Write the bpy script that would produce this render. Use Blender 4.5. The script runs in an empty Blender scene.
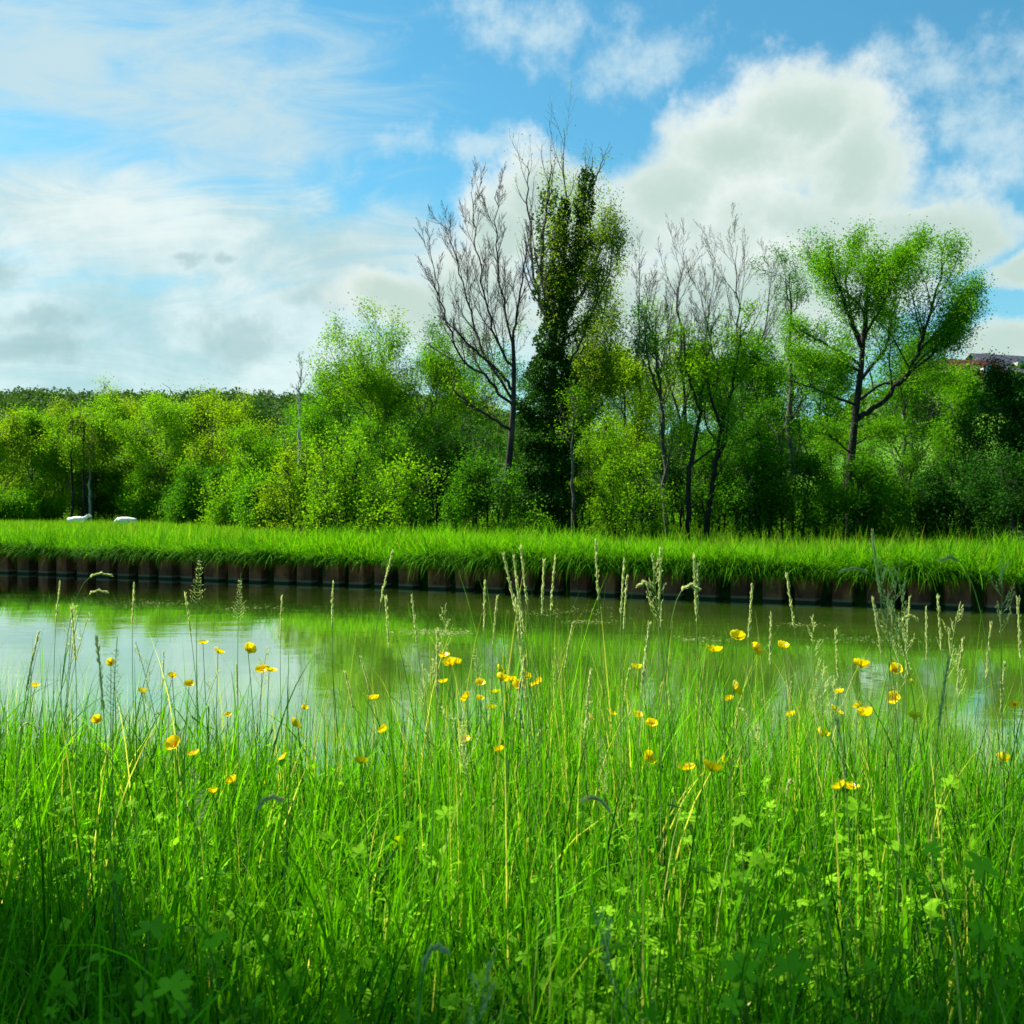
import bpy, math, random
import numpy as np
from mathutils import Vector

# ------------------------------------------------------------------ camera, sky, sun, exposure
SC = bpy.context.scene
COL = SC.collection
F = 1060.0            # focal length in picture units
HOR = 493.0           # row of the horizon
EYE = 2.0             # eye height above the water

cam = bpy.data.cameras.new("camera")
cam.sensor_width = 36.0
cam.lens = F / 1024.0 * 36.0
cam.shift_y = -(512.0 - HOR) / 1024.0
cam.clip_start = 0.05
cam.clip_end = 5000.0
cam.dof.use_dof = True
cam.dof.focus_distance = 5.5
cam.dof.aperture_fstop = cam.lens / 4.8
cam_o = bpy.data.objects.new("camera", cam)
cam_o.location = (0, 0, EYE)
cam_o.rotation_euler = (math.radians(90), 0, 0)
COL.objects.link(cam_o)
SC.camera = cam_o

EXPO = 1.45
SC.view_settings.view_transform = 'Standard'
SC.view_settings.look = 'None'
SC.view_settings.exposure = EXPO
SC.view_settings.gamma = 1.0
SC.render.resolution_x = SC.render.resolution_y = 1024
SC.render.engine = 'CYCLES'
cy = SC.cycles
cy.use_denoising = True
cy.max_bounces = 7
cy.diffuse_bounces = 3
cy.glossy_bounces = 3
cy.transmission_bounces = 5
cy.transparent_max_bounces = 4
cy.caustics_reflective = False
cy.caustics_refractive = False
cy.sample_clamp_indirect = 6.0

SUN_AZ, SUN_EL = math.radians(-62), math.radians(47)
sdir = Vector((math.sin(SUN_AZ) * math.cos(SUN_EL), math.cos(SUN_AZ) * math.cos(SUN_EL), math.sin(SUN_EL)))
sl = bpy.data.lights.new("sun", 'SUN')
sl.energy = 5.0
sl.angle = math.radians(0.53)
sl.color = (1.0, 0.95, 0.84)
sun = bpy.data.objects.new("sun", sl)
sun.rotation_euler = sdir.to_track_quat('Z', 'Y').to_euler()
sun.location = sdir * 50
COL.objects.link(sun)

SKY_STRENGTH = 0.1


def px_dir(px, py):
    X, Z = (px - 512) / F, (HOR - py) / F
    return math.atan2(X, 1), math.atan(Z / math.sqrt(1 + X * X))


world = bpy.data.worlds.new("World")
SC.world = world
world.use_nodes = True
WN, WL = world.node_tree.nodes, world.node_tree.links
WN.clear()


class Ex:
    """tiny expression builder for math nodes"""
    def __init__(s, nt): s.n, s.l = nt.nodes, nt.links

    def m(s, op, a, b=None, c=None, clamp=False):
        nd = s.n.new('ShaderNodeMath'); nd.operation = op; nd.use_clamp = clamp
        for i, v in enumerate((a, b, c)):
            if v is None: continue
            if isinstance(v, (int, float)): nd.inputs[i].default_value = v
            else: s.l.new(v, nd.inputs[i])
        return nd.outputs[0]

    def smooth(s, v, a, b):
        nd = s.n.new('ShaderNodeMapRange'); nd.interpolation_type = 'SMOOTHSTEP'
        s.l.new(v, nd.inputs['Value'])
        nd.inputs['From Min'].default_value = a; nd.inputs['From Max'].default_value = b
        return nd.outputs['Result']

    def noise(s, vec, scale, detail=4, rough=0.55, dist=0.0, dim='3D'):
        nd = s.n.new('ShaderNodeTexNoise'); nd.noise_dimensions = dim
        nd.inputs['Scale'].default_value = scale; nd.inputs['Detail'].default_value = detail
        nd.inputs['Roughness'].default_value = rough; nd.inputs['Distortion'].default_value = dist
        if vec is not None: s.l.new(vec, nd.inputs['Vector'])
        return nd.outputs[0]

    def comb(s, x, y, z=0.0):
        nd = s.n.new('ShaderNodeCombineXYZ')
        for i, v in enumerate((x, y, z)):
            if isinstance(v, (int, float)): nd.inputs[i].default_value = v
            else: s.l.new(v, nd.inputs[i])
        return nd.outputs[0]

    def mix(s, f, a, b, mode='MIX'):
        nd = s.n.new('ShaderNodeMix'); nd.data_type = 'RGBA'; nd.blend_type = mode
        for k, v in ((0, f), (6, a), (7, b)):
            if isinstance(v, (int, float)): nd.inputs[k].default_value = v
            elif isinstance(v, tuple): nd.inputs[k].default_value = (*v, 1)
            else: s.l.new(v, nd.inputs[k])
        return nd.outputs[2]


def build_sky():
    e = Ex(world.node_tree)
    tc = WN.new('ShaderNodeTexCoord')
    sep = WN.new('ShaderNodeSeparateXYZ'); WL.new(tc.outputs['Generated'], sep.inputs[0])
    x, y, z = sep.outputs
    az = e.m('ARCTAN2', x, y)
    el = e.m('ARCSINE', z)
    uv = e.comb(az, el)
    nz1 = e.noise(uv, 7.0, 6, 0.6)
    nz2 = e.noise(e.comb(az, el, 5.3), 7.0, 6, 0.6)
    fine = e.noise(e.comb(az, el, 1.7), 22.0, 8, 0.62)
    azd = e.m('ADD', az, e.m('MULTIPLY', e.m('SUBTRACT', nz1, 0.5), 0.10))
    eld = e.m('ADD', el, e.m('MULTIPLY', e.m('SUBTRACT', nz2, 0.5), 0.09))

    def field(blobs, a_=azd, e_=eld):
        out = None
        for (cx, cyy, rx, ry) in blobs:
            a0, e0 = px_dir(cx, cyy)
            dx = e.m('DIVIDE', e.m('SUBTRACT', a_, a0), rx / F)
            dy = e.m('DIVIDE', e.m('SUBTRACT', e_, e0), ry / F)
            r2 = e.m('ADD', e.m('MULTIPLY', dx, dx), e.m('MULTIPLY', dy, dy))
            b = e.m('SUBTRACT', 1.0, e.m('SQRT', r2))
            out = b if out is None else e.m('MAXIMUM', out, b)
        return out

    # heaps of cumulus
    cum = field([(800, 115, 85, 60), (855, 165, 62, 75), (745, 160, 110, 62), (675, 205, 90, 72), (780, 235, 200, 62), (930, 228, 95, 34),
                 (545, 190, 62, 52), (600, 240, 120, 55), (505, 235, 62, 60), (470, 300, 90, 60), (395, 300, 90, 28), (1010, 345, 60, 30), (1030, 262, 50, 20),
                 (820, 290, 120, 50), (690, 320, 200, 80)])
    cumf = e.m('ADD', cum, e.m('MULTIPLY', e.m('SUBTRACT', fine, 0.5), 0.9))
    ca = e.smooth(cumf, -0.12, 0.42)
    # generic clouds for the rest of the sky
    gen = e.noise(tc.outputs['Generated'], 2.2, 8, 0.6, 0.3)
    side = e.smooth(e.m('ABSOLUTE', az), 0.55, 0.9)
    up = e.smooth(el, 0.50, 0.75)
    ga = e.m('MULTIPLY', e.smooth(gen, 0.60, 0.76), e.m('MAXIMUM', side, up))
    # thin high cloud: streaks
    rot = e.comb(e.m('ADD', e.m('MULTIPLY', az, 2.2), e.m('MULTIPLY', el, 2.0)), e.m('SUBTRACT', e.m('MULTIPLY', el, 7.5), e.m('MULTIPLY', az, 1.2)), 2.2)
    stre = e.noise(rot, 2.6, 9, 0.64, 0.9)
    veil = field([(200, 95, 230, 120), (90, 215, 300, 75), (340, 250, 200, 70), (60, 60, 200, 120)])
    veilm = e.m('ADD', veil, e.m('MULTIPLY', e.m('SUBTRACT', stre, 0.5), 2.2))
    va = e.m('MULTIPLY', e.smooth(veilm, -0.15, 1.15), 0.95)
    puff = field([(540, 30, 120, 40), (640, 55, 100, 34), (930, 75, 120, 45), (990, 150, 60, 50), (480, 150, 90, 25)])
    pa = e.m('MULTIPLY', e.smooth(e.m('ADD', puff, e.m('MULTIPLY', e.m('SUBTRACT', fine, 0.5), 3.4)), -0.1, 1.3), 0.75)
    low = e.smooth(e.m('ADD', field([(120, 360, 460, 130), (170, 240, 300, 60), (-200, 380, 400, 160)], az, el), e.m('MULTIPLY', e.m('SUBTRACT', stre, 0.5), 1.8)), -0.35, 0.6)
    hz = e.m('SUBTRACT', 1.0, e.smooth(el, 0.0, 0.34))
    hza = e.m('MULTIPLY', hz, 0.42)

    sky = WN.new('ShaderNodeTexSky')
    sky.sky_type = 'NISHITA'
    sky.sun_disc = False
    sky.sun_elevation = SUN_EL
    sky.sun_rotation = SUN_AZ % (2 * math.pi)
    sky.air_density = 1.0; sky.dust_density = 0.6; sky.ozone_density = 1.6
    k = 1.0 / (SKY_STRENGTH * 2 ** EXPO)
    q_ = 2 ** (0.75 - EXPO)
    base = e.mix(1.0, sky.outputs[0], (0.40 * q_, 0.93 * q_, 0.95 * q_), 'MULTIPLY')

    def c(r, g, b): return (r * k, g * k, b * k)
    col = e.mix(hza, base, c(0.46, 0.74, 0.82))
    col = e.mix(va, col, c(0.58, 0.77, 0.83))
    lowgrey = e.mix(e.smooth(e.m('ADD', e.m('MULTIPLY', nz1, 0.6), e.m('MULTIPLY', stre, 0.4)), 0.36, 0.64), c(0.46, 0.68, 0.70), c(0.86, 0.96, 0.94))
    col = e.mix(e.m('MULTIPLY', low, 0.85), col, lowgrey)
    col = e.mix(pa, col, c(0.66, 0.84, 0.90))
    # dark little scud on the left
    scud = field([(8, 268, 26, 20), (35, 318, 42, 16), (195, 247, 20, 9), (230, 250, 14, 8), (320, 302, 50, 20), (245, 345, 80, 34), (20, 350, 60, 22)])
    sca = e.m('MULTIPLY', e.smooth(e.m('ADD', scud, e.m('MULTIPLY', e.m('SUBTRACT', fine, 0.5), 2.6)), -0.2, 0.9), 0.6)
    col = e.mix(sca, col, c(0.36, 0.56, 0.58))
    # cumulus shading: white rims, grey-green hearts and undersides
    und = e.smooth(el, px_dir(800, 130)[1], px_dir(800, 330)[1])
    heart = e.smooth(e.m('ADD', e.m('ADD', cum, e.m('MULTIPLY', und, 0.25)), e.m('ADD', e.m('MULTIPLY', e.m('SUBTRACT', nz2, 0.5), 1.5), e.m('MULTIPLY', e.m('SUBTRACT', fine, 0.5), 0.8))), -0.05, 0.95)
    cc = e.mix(heart, c(0.93, 0.99, 0.95), c(0.57, 0.73, 0.66))
    col = e.mix(e.m('MULTIPLY', ca, 0.97), col, cc)
    gc = e.mix(e.smooth(gen, 0.56, 0.72), c(0.85, 0.92, 0.92), c(0.5, 0.6, 0.6))
    col = e.mix(ga, col, gc)
    bg = WN.new('ShaderNodeBackground'); bg.inputs['Strength'].default_value = SKY_STRENGTH
    WL.new(col, bg.inputs['Color'])
    out = WN.new('ShaderNodeOutputWorld'); WL.new(bg.outputs[0], out.inputs['Surface'])


build_sky()

# ------------------------------------------------------------------ helpers
RS = np.random.RandomState(11)
random.seed(5)


def P(px, py, Y):
    return np.array([(px - 512) / F * Y, Y, EYE + (HOR - py) / F * Y])


def mesh_np(name, V, faces, mats, attrs=None, smooth=False, fmat=None):
    """faces: list of int arrays (n,k)"""
    me = bpy.data.meshes.new(name)
    V = np.ascontiguousarray(V, dtype=np.float32)
    me.vertices.add(len(V)); me.vertices.foreach_set("co", V.ravel())
    tot = sum(f.size for f in faces)
    me.loops.add(tot)
    me.loops.foreach_set("vertex_index", np.concatenate([f.ravel() for f in faces]).astype(np.int32))
    cnt = np.concatenate([np.full(len(f), f.shape[1]) for f in faces]).astype(np.int32)
    st = np.concatenate([[0], np.cumsum(cnt)[:-1]]).astype(np.int32)
    me.polygons.add(len(cnt))
    me.polygons.foreach_set("loop_start", st)
    me.polygons.foreach_set("loop_total", cnt)
    for m in (mats if isinstance(mats, (list, tuple)) else [mats]): me.materials.append(m)
    if fmat is not None: me.polygons.foreach_set("material_index", np.asarray(fmat, dtype=np.int32))
    if attrs:
        for k, a in attrs.items():
            at = me.attributes.new(k, 'FLOAT', 'POINT')
            at.data.foreach_set("value", np.asarray(a, dtype=np.float32))
    me.polygons.foreach_set("use_smooth", np.full(len(cnt), bool(smooth)))
    me.update(calc_edges=True)
    return me


def link(name, me, parent=None, loc=None):
    o = bpy.data.objects.new(name, me); COL.objects.link(o)
    if parent is not None: o.parent = parent
    if loc is not None: o.location = loc
    return o


def tag(o, label=None, cat=None, group=None, kind=None):
    if label: o['label'] = label
    if cat: o['category'] = cat
    if group: o['group'] = group
    if kind: o['kind'] = kind
    return o


def empty(name, loc):
    o = bpy.data.objects.new(name, None); o.empty_display_size = 0.2
    COL.objects.link(o); o.location = loc
    return o


def copy_tree(o, loc=None, parent=None):
    c = o.copy(); COL.objects.link(c)
    if parent is not None: c.parent = parent
    if loc is not None: c.location = loc
    for ch in [q for q in o.children]: copy_tree(ch, None, c)
    return c


class Geo:
    """collects tubes and leaf faces into one mesh"""
    def __init__(s): s.V, s.F4, s.F3, s.R, s.n = [], [], [], [], 0

    def add(s, V, f, rnd=0.5):
        V = np.asarray(V, float); f = np.asarray(f)
        (s.F4 if f.shape[1] == 4 else s.F3).append(f + s.n)
        s.V.append(V); s.n += len(V)
        s.R.append(np.full(len(V), rnd) if np.isscalar(rnd) else np.asarray(rnd))

    def tube(s, pts, rad, k=5, rnd=0.5):
        pts = np.asarray(pts, float); n = len(pts)
        rad = np.asarray(rad, float)
        t = np.gradient(pts, axis=0); t /= np.linalg.norm(t, axis=1)[:, None] + 1e-9
        ref = np.array([0.31, 0.95, 0.02]) if abs(t[0, 2]) > 0.5 else np.array([0.02, 0.1, 1.0])
        a = np.cross(t, ref); a /= np.linalg.norm(a, axis=1)[:, None] + 1e-9
        b = np.cross(t, a)
        th = np.arange(k) / k * 2 * math.pi
        ring = (np.cos(th)[None, :, None] * a[:, None] + np.sin(th)[None, :, None] * b[:, None]) * rad[:, None, None] + pts[:, None]
        i = np.arange(n - 1)[:, None] * k; j = np.arange(k)[None]; j2 = (j + 1) % k
        f = np.stack([i + j, i + j2, i + k + j2, i + k + j], -1).reshape(-1, 4)
        s.add(ring.reshape(-1, 3), f, rnd)

    def leaves(s, C, ln, wd, rs, rnd, upbias=0.3, droop=None):
        """kite-shaped leaves centred at C"""
        N = len(C)
        if N == 0: return
        a = rs.normal(size=(N, 3)); a[:, 2] *= 0.7
        if droop is not None: a[:, 2] -= droop
        a /= np.linalg.norm(a, axis=1)[:, None]
        nrm = rs.normal(size=(N, 3)); nrm[:, 2] += upbias * 3
        b = np.cross(a, nrm); b /= np.linalg.norm(b, axis=1)[:, None] + 1e-9
        nn = np.cross(a, b)
        L = (ln * rs.uniform(.6, 1.3, N))[:, None]; W = L * wd / ln
        V = np.stack([C - a * L * .5, C + b * W * .5 - a * L * .05 + nn * L * .08, C + a * L * .5, C - b * W * .5 - a * L * .05 + nn * L * .08], 1).reshape(-1, 3)
        f = np.arange(N * 4).reshape(N, 4)
        s.add(V, f, np.repeat(rnd if not np.isscalar(rnd) else np.full(N, rnd), 4))

    def mesh(s, name, mat, smooth=False):
        fs = []
        if s.F4: fs.append(np.concatenate(s.F4))
        if s.F3: fs.append(np.concatenate(s.F3))
        return mesh_np(name, np.concatenate(s.V), fs, mat, {'rnd': np.concatenate(s.R)}, smooth)


def new_mat(name):
    m = bpy.data.materials.new(name); m.use_nodes = True
    m.node_tree.nodes.clear()
    return m, Ex(m.node_tree)


def leaf_mat(name, ca, cb, cc=None, transl=0.5, rough=0.7, spec=0.06, tcol=None):
    """leaves or blades: colour runs with the per-leaf random attribute"""
    m, e = new_mat(name)
    at = e.n.new('ShaderNodeAttribute'); at.attribute_name = 'rnd'
    r = e.n.new('ShaderNodeValToRGB'); e.l.new(at.outputs['Fac'], r.inputs[0])
    r.color_ramp.elements[0].color = (*ca, 1); r.color_ramp.elements[1].color = (*cb, 1)
    if cc is not None:
        q = r.color_ramp.elements.new(0.93); q.color = (*cb, 1)
        r.color_ramp.elements[2].color = (*cc, 1)
    p = e.n.new('ShaderNodeBsdfPrincipled')
    e.l.new(r.outputs[0], p.inputs['Base Color'])
    p.inputs['Roughness'].default_value = rough
    p.inputs['Specular IOR Level'].default_value = spec
    t = e.n.new('ShaderNodeBsdfTranslucent')
    tc = e.mix(1.0, r.outputs[0], tcol or (1.25, 1.3, 0.6), 'MULTIPLY')
    e.l.new(tc, t.inputs['Color'])
    mx = e.n.new('ShaderNodeMixShader'); mx.inputs[0].default_value = transl
    e.l.new(p.outputs[0], mx.inputs[1]); e.l.new(t.outputs[0], mx.inputs[2])
    o = e.n.new('ShaderNodeOutputMaterial'); e.l.new(mx.outputs[0], o.inputs[0])
    return m


def solid_mat(name, ca, cb, scale=3.0, rough=0.9, bump=0.3, spec=0.2, stretch=(1, 1, 1), ramp=(0.35, 0.65), coord='Object'):
    m, e = new_mat(name)
    tc = e.n.new('ShaderNodeTexCoord')
    mp = e.n.new('ShaderNodeMapping'); mp.inputs['Scale'].default_value = stretch
    e.l.new(tc.outputs[coord], mp.inputs[0])
    nz = e.noise(mp.outputs[0], scale, 6, 0.62)
    col = e.mix(e.smooth(nz, *ramp), ca, cb)
    p = e.n.new('ShaderNodeBsdfPrincipled')
    e.l.new(col, p.inputs['Base Color'])
    p.inputs['Roughness'].default_value = rough
    p.inputs['Specular IOR Level'].default_value = spec
    if bump:
        b = e.n.new('ShaderNodeBump'); b.inputs['Strength'].default_value = bump; b.inputs['Distance'].default_value = 0.03
        e.l.new(e.noise(mp.outputs[0], scale * 4, 5, 0.6), b.inputs['Height'])
        e.l.new(b.outputs[0], p.inputs['Normal'])
    o = e.n.new('ShaderNodeOutputMaterial'); e.l.new(p.outputs[0], o.inputs[0])
    return m


M = {}
M['near'] = leaf_mat('meadow_blades', (0.001, 0.030, 0.001), (0.165, 0.57, 0.002), (0.50, 0.56, 0.12), transl=0.48, tcol=(1.35, 1.2, .5))
M['bank'] = leaf_mat('bank_blades', (0.002, 0.08, 0.001), (0.19, 0.48, 0.003), (0.30, 0.38, 0.03), transl=0.42)
M['field'] = leaf_mat('field_blades', (0.060, 0.200, 0.004), (0.160, 0.330, 0.008), (0.30, 0.34, 0.05), transl=0.4)
M['dry'] = leaf_mat('dry_blades', (0.12, 0.06, 0.02), (0.26, 0.17, 0.06), transl=0.3)
M['seed'] = leaf_mat('seed_heads', (0.42, 0.54, 0.18), (0.80, 0.80, 0.44), transl=0.6, tcol=(1, 1, .8))
M['stem'] = leaf_mat('green_stems', (0.07, 0.20, 0.02), (0.30, 0.42, 0.12), transl=0.3)
M['petal'] = leaf_mat('buttercup_petals', (0.90, 0.66, 0.0), (0.95, 0.80, 0.004), transl=0.35, rough=0.3, spec=0.4, tcol=(1, 1, .5))
M['stamen'] = leaf_mat('buttercup_stamens', (0.70, 0.36, 0.0), (0.80, 0.50, 0.01), transl=0.2)
M['lobe'] = leaf_mat('lobed_leaves', (0.03, 0.17, 0.003), (0.32, 0.64, 0.02), transl=0.5)
M['bark'] = solid_mat('grey_bark', (0.030, 0.026, 0.020), (0.13, 0.115, 0.09), 2.0, stretch=(4, 4, 1))
M['barkdark'] = solid_mat('dark_bark', (0.010, 0.009, 0.007), (0.042, 0.036, 0.027), 2.0, stretch=(4, 4, 1))
M['barkpale'] = solid_mat('pale_bark', (0.16, 0.15, 0.12), (0.50, 0.48, 0.42), 1.6, stretch=(3, 3, 1))
M['twig'] = solid_mat('purple_twigs', (0.022, 0.016, 0.016), (0.065, 0.050, 0.046), 2.0, bump=0)
LG = {
    'bright': leaf_mat('bright_spring_leaves', (0.045, 0.19, 0.002), (0.25, 0.44, 0.004)),
    'fresh': leaf_mat('fresh_green_leaves', (0.028, 0.15, 0.002), (0.17, 0.38, 0.004)),
    'mid': leaf_mat('mid_green_leaves', (0.012, 0.10, 0.002), (0.105, 0.28, 0.004)),
    'dark': leaf_mat('dark_green_leaves', (0.004, 0.045, 0.003), (0.035, 0.13, 0.005), transl=0.3),
    'ivy': leaf_mat('ivy_leaves', (0.004, 0.034, 0.002), (0.040, 0.13, 0.006), transl=0.22, rough=0.65, spec=0.08),
    'yellow': leaf_mat('yellow_green_leaves', (0.08, 0.20, 0.002), (0.32, 0.46, 0.005)),
    'olive': leaf_mat('young_poplar_leaves', (0.055, 0.140, 0.003), (0.27, 0.37, 0.012)),
    'brown': leaf_mat('brownish_buds', (0.10, 0.060, 0.012), (0.19, 0.17, 0.02)),
}

# ------------------------------------------------------------------ ground
SL = 0.40
Y0 = 21.65


def yw(x): return Y0 - SL * np.asarray(x)       # face of the far wall


def yn(x): return 5.35 - 0.228 * np.asarray(x)  # near shoreline


def vnoise(x, y, s, seed=0):
    r = np.random.RandomState(seed); out = 0
    for k in range(6):
        a, b, c = r.normal(size=2), r.uniform(0, 6.28), 1.0 / (1 + k * .4)
        out = out + c * np.sin((a[0] * x + a[1] * y) / s * (1 + .6 * k) + b)
    return out / 3.0


def smst(a, b, v):
    t = np.clip((v - a) / (b - a), 0, 1); return t * t * (3 - 2 * t)


def ground_z(x, y):
    x = np.asarray(x, float); y = np.asarray(y, float)
    s = y - yw(x)
    near = 0.60 - 0.60 * smst(-1.9, 0.15, y - yn(x)) + 0.03 * vnoise(x, y, 0.5, 2) - 0.9 * smst(0.1, 3.0, y - yn(x))
    far = 0.50 - 0.35 * smst(2, 10, s) - 1.05 * smst(12, 55, s) * smst(10, -14, x) + 0.35 * smst(60, 78, s)
    far = far + 0.05 * vnoise(x, y, 3, 4)
    d = np.hypot(x, y)
    # hillside with the houses on the right, wooded hills behind
    far = far + 12.5 * smst(60, 165, d) * smst(0.16, 0.42, x / np.maximum(y, 1)) * (y > 0)
    ridge = 20 + 4.5 * vnoise(x, y, 70, 8) + 21.5 * smst(0.12, -0.12, x / np.maximum(y, 1))
    far = far + ridge * smst(170, 520, y) - 12 * smst(600, 1500, y)
    return np.where(s > -0.06, far, near)


def build_ground():
    xs = np.concatenate([np.linspace(-2200, -300, 14)[:-1], np.linspace(-300, -40, 27)[:-1], np.linspace(-40, -8, 33)[:-1], np.linspace(-8, 8, 81)[:-1],
                         np.linspace(8, 40, 33)[:-1], np.linspace(40, 300, 27)[:-1], np.linspace(300, 2200, 14)])
    u = np.concatenate([np.linspace(-400, -24, 12)[:-1], np.linspace(-24, -12, 70)[:-1], np.linspace(-12, -0.16, 8), [-0.1, -0.02],
                        np.linspace(0.1, 14, 40)[:-1], np.linspace(14, 80, 60)[:-1], np.linspace(80, 700, 70)[:-1], np.linspace(700, 3500, 12)])
    X, U = np.meshgrid(xs, u)
    xc = np.clip(X, -60, 60)
    Y = Y0 - SL * xc + U
    Z = ground_z(X, Y)
    Z = np.where(U < -0.05, np.where(U > -8, -1.2, Z), Z)
    # behind the clipped part of the line keep the same side of the wall
    V = np.stack([X, Y, Z], -1).reshape(-1, 3)
    nx, nu = len(xs), len(u)
    i = np.arange(nu - 1)[:, None] * nx; j = np.arange(nx - 1)[None]
    f = np.stack([i + j, i + j + 1, i + nx + j + 1, i + nx + j], -1).reshape(-1, 4)
    m, e = new_mat('earth_and_turf')
    tc = e.n.new('ShaderNodeTexCoord')
    n1 = e.noise(tc.outputs['Object'], 0.9, 8, .65)
    n2 = e.noise(tc.outputs['Object'], 0.02, 5, .6)
    c = e.mix(e.smooth(n1, .4, .6), (0.012, 0.022, 0.006), (0.035, 0.085, 0.010))
    sepn = e.n.new('ShaderNodeSeparateXYZ'); e.l.new(tc.outputs['Object'], sepn.inputs[0])
    farm = e.smooth(sepn.outputs[1], 30, 60)
    c2 = e.mix(e.smooth(n2, .4, .6), (0.03, 0.10, 0.006), (0.08, 0.18, 0.010))
    c = e.mix(farm, c, c2)
    p = e.n.new('ShaderNodeBsdfPrincipled'); e.l.new(c, p.inputs['Base Color']); p.inputs['Roughness'].default_value = 1; p.inputs['Specular IOR Level'].default_value = .1
    o = e.n.new('ShaderNodeOutputMaterial'); e.l.new(p.outputs[0], o.inputs[0])
    me = mesh_np('ground', V, [f], m, smooth=True)
    tag(link('ground', me), kind='structure', label='grassy banks, field and low hills on both sides of the canal')


build_ground()


def build_water():
    xs = np.linspace(-60, 60, 61)
    V = []
    for x in xs:
        V += [(x, float(yn(x)) - 2.0, 0.0), (x, float(yw(x)) - 0.02, 0.0)]
    f = [(2 * i, 2 * i + 2, 2 * i + 3, 2 * i + 1) for i in range(60)]
    m, e = new_mat('canal_water')
    tc = e.n.new('ShaderNodeTexCoord')
    mp = e.n.new('ShaderNodeMapping'); mp.inputs['Scale'].default_value = (1, 2.0, 1); mp.inputs['Rotation'].default_value = (0, 0, 0.28)
    e.l.new(tc.outputs['Object'], mp.inputs[0])
    a = e.noise(mp.outputs[0], 1.1, 3, .5); b = e.noise(mp.outputs[0], 5.0, 3, .55)
    h = e.m('ADD', a, e.m('MULTIPLY', b, 0.12))
    bp = e.n.new('ShaderNodeBump'); bp.inputs['Strength'].default_value = 0.075; bp.inputs['Distance'].default_value = 0.03
    e.l.new(h, bp.inputs['Height'])
    d = e.n.new('ShaderNodeBsdfDiffuse')
    big = e.noise(tc.outputs['Object'], 0.35, 5, .6)
    e.l.new(e.mix(e.smooth(big, .4, .62), (0.060, 0.130, 0.012), (0.095, 0.180, 0.018)), d.inputs['Color'])
    g = e.n.new('ShaderNodeBsdfGlossy'); g.inputs['Roughness'].default_value = 0.035
    g.inputs['Color'].default_value = (0.95, 1.0, 0.97, 1)
    e.l.new(bp.outputs[0], g.inputs['Normal'])
    fr = e.n.new('ShaderNodeFresnel'); fr.inputs['IOR'].default_value = 1.85
    e.l.new(bp.outputs[0], fr.inputs['Normal'])
    mx = e.n.new('ShaderNodeMixShader'); e.l.new(e.m('MULTIPLY', fr.outputs[0], 1.55, clamp=True), mx.inputs[0]); e.l.new(d.outputs[0], mx.inputs[1]); e.l.new(g.outputs[0], mx.inputs[2])
    o = e.n.new('ShaderNodeOutputMaterial'); e.l.new(mx.outputs[0], o.inputs[0])
    tag(link('water', mesh_np('water', V, [np.array(f)], m)), kind='structure', label='still green canal water reflecting trees and pale sky')


build_water()


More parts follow.
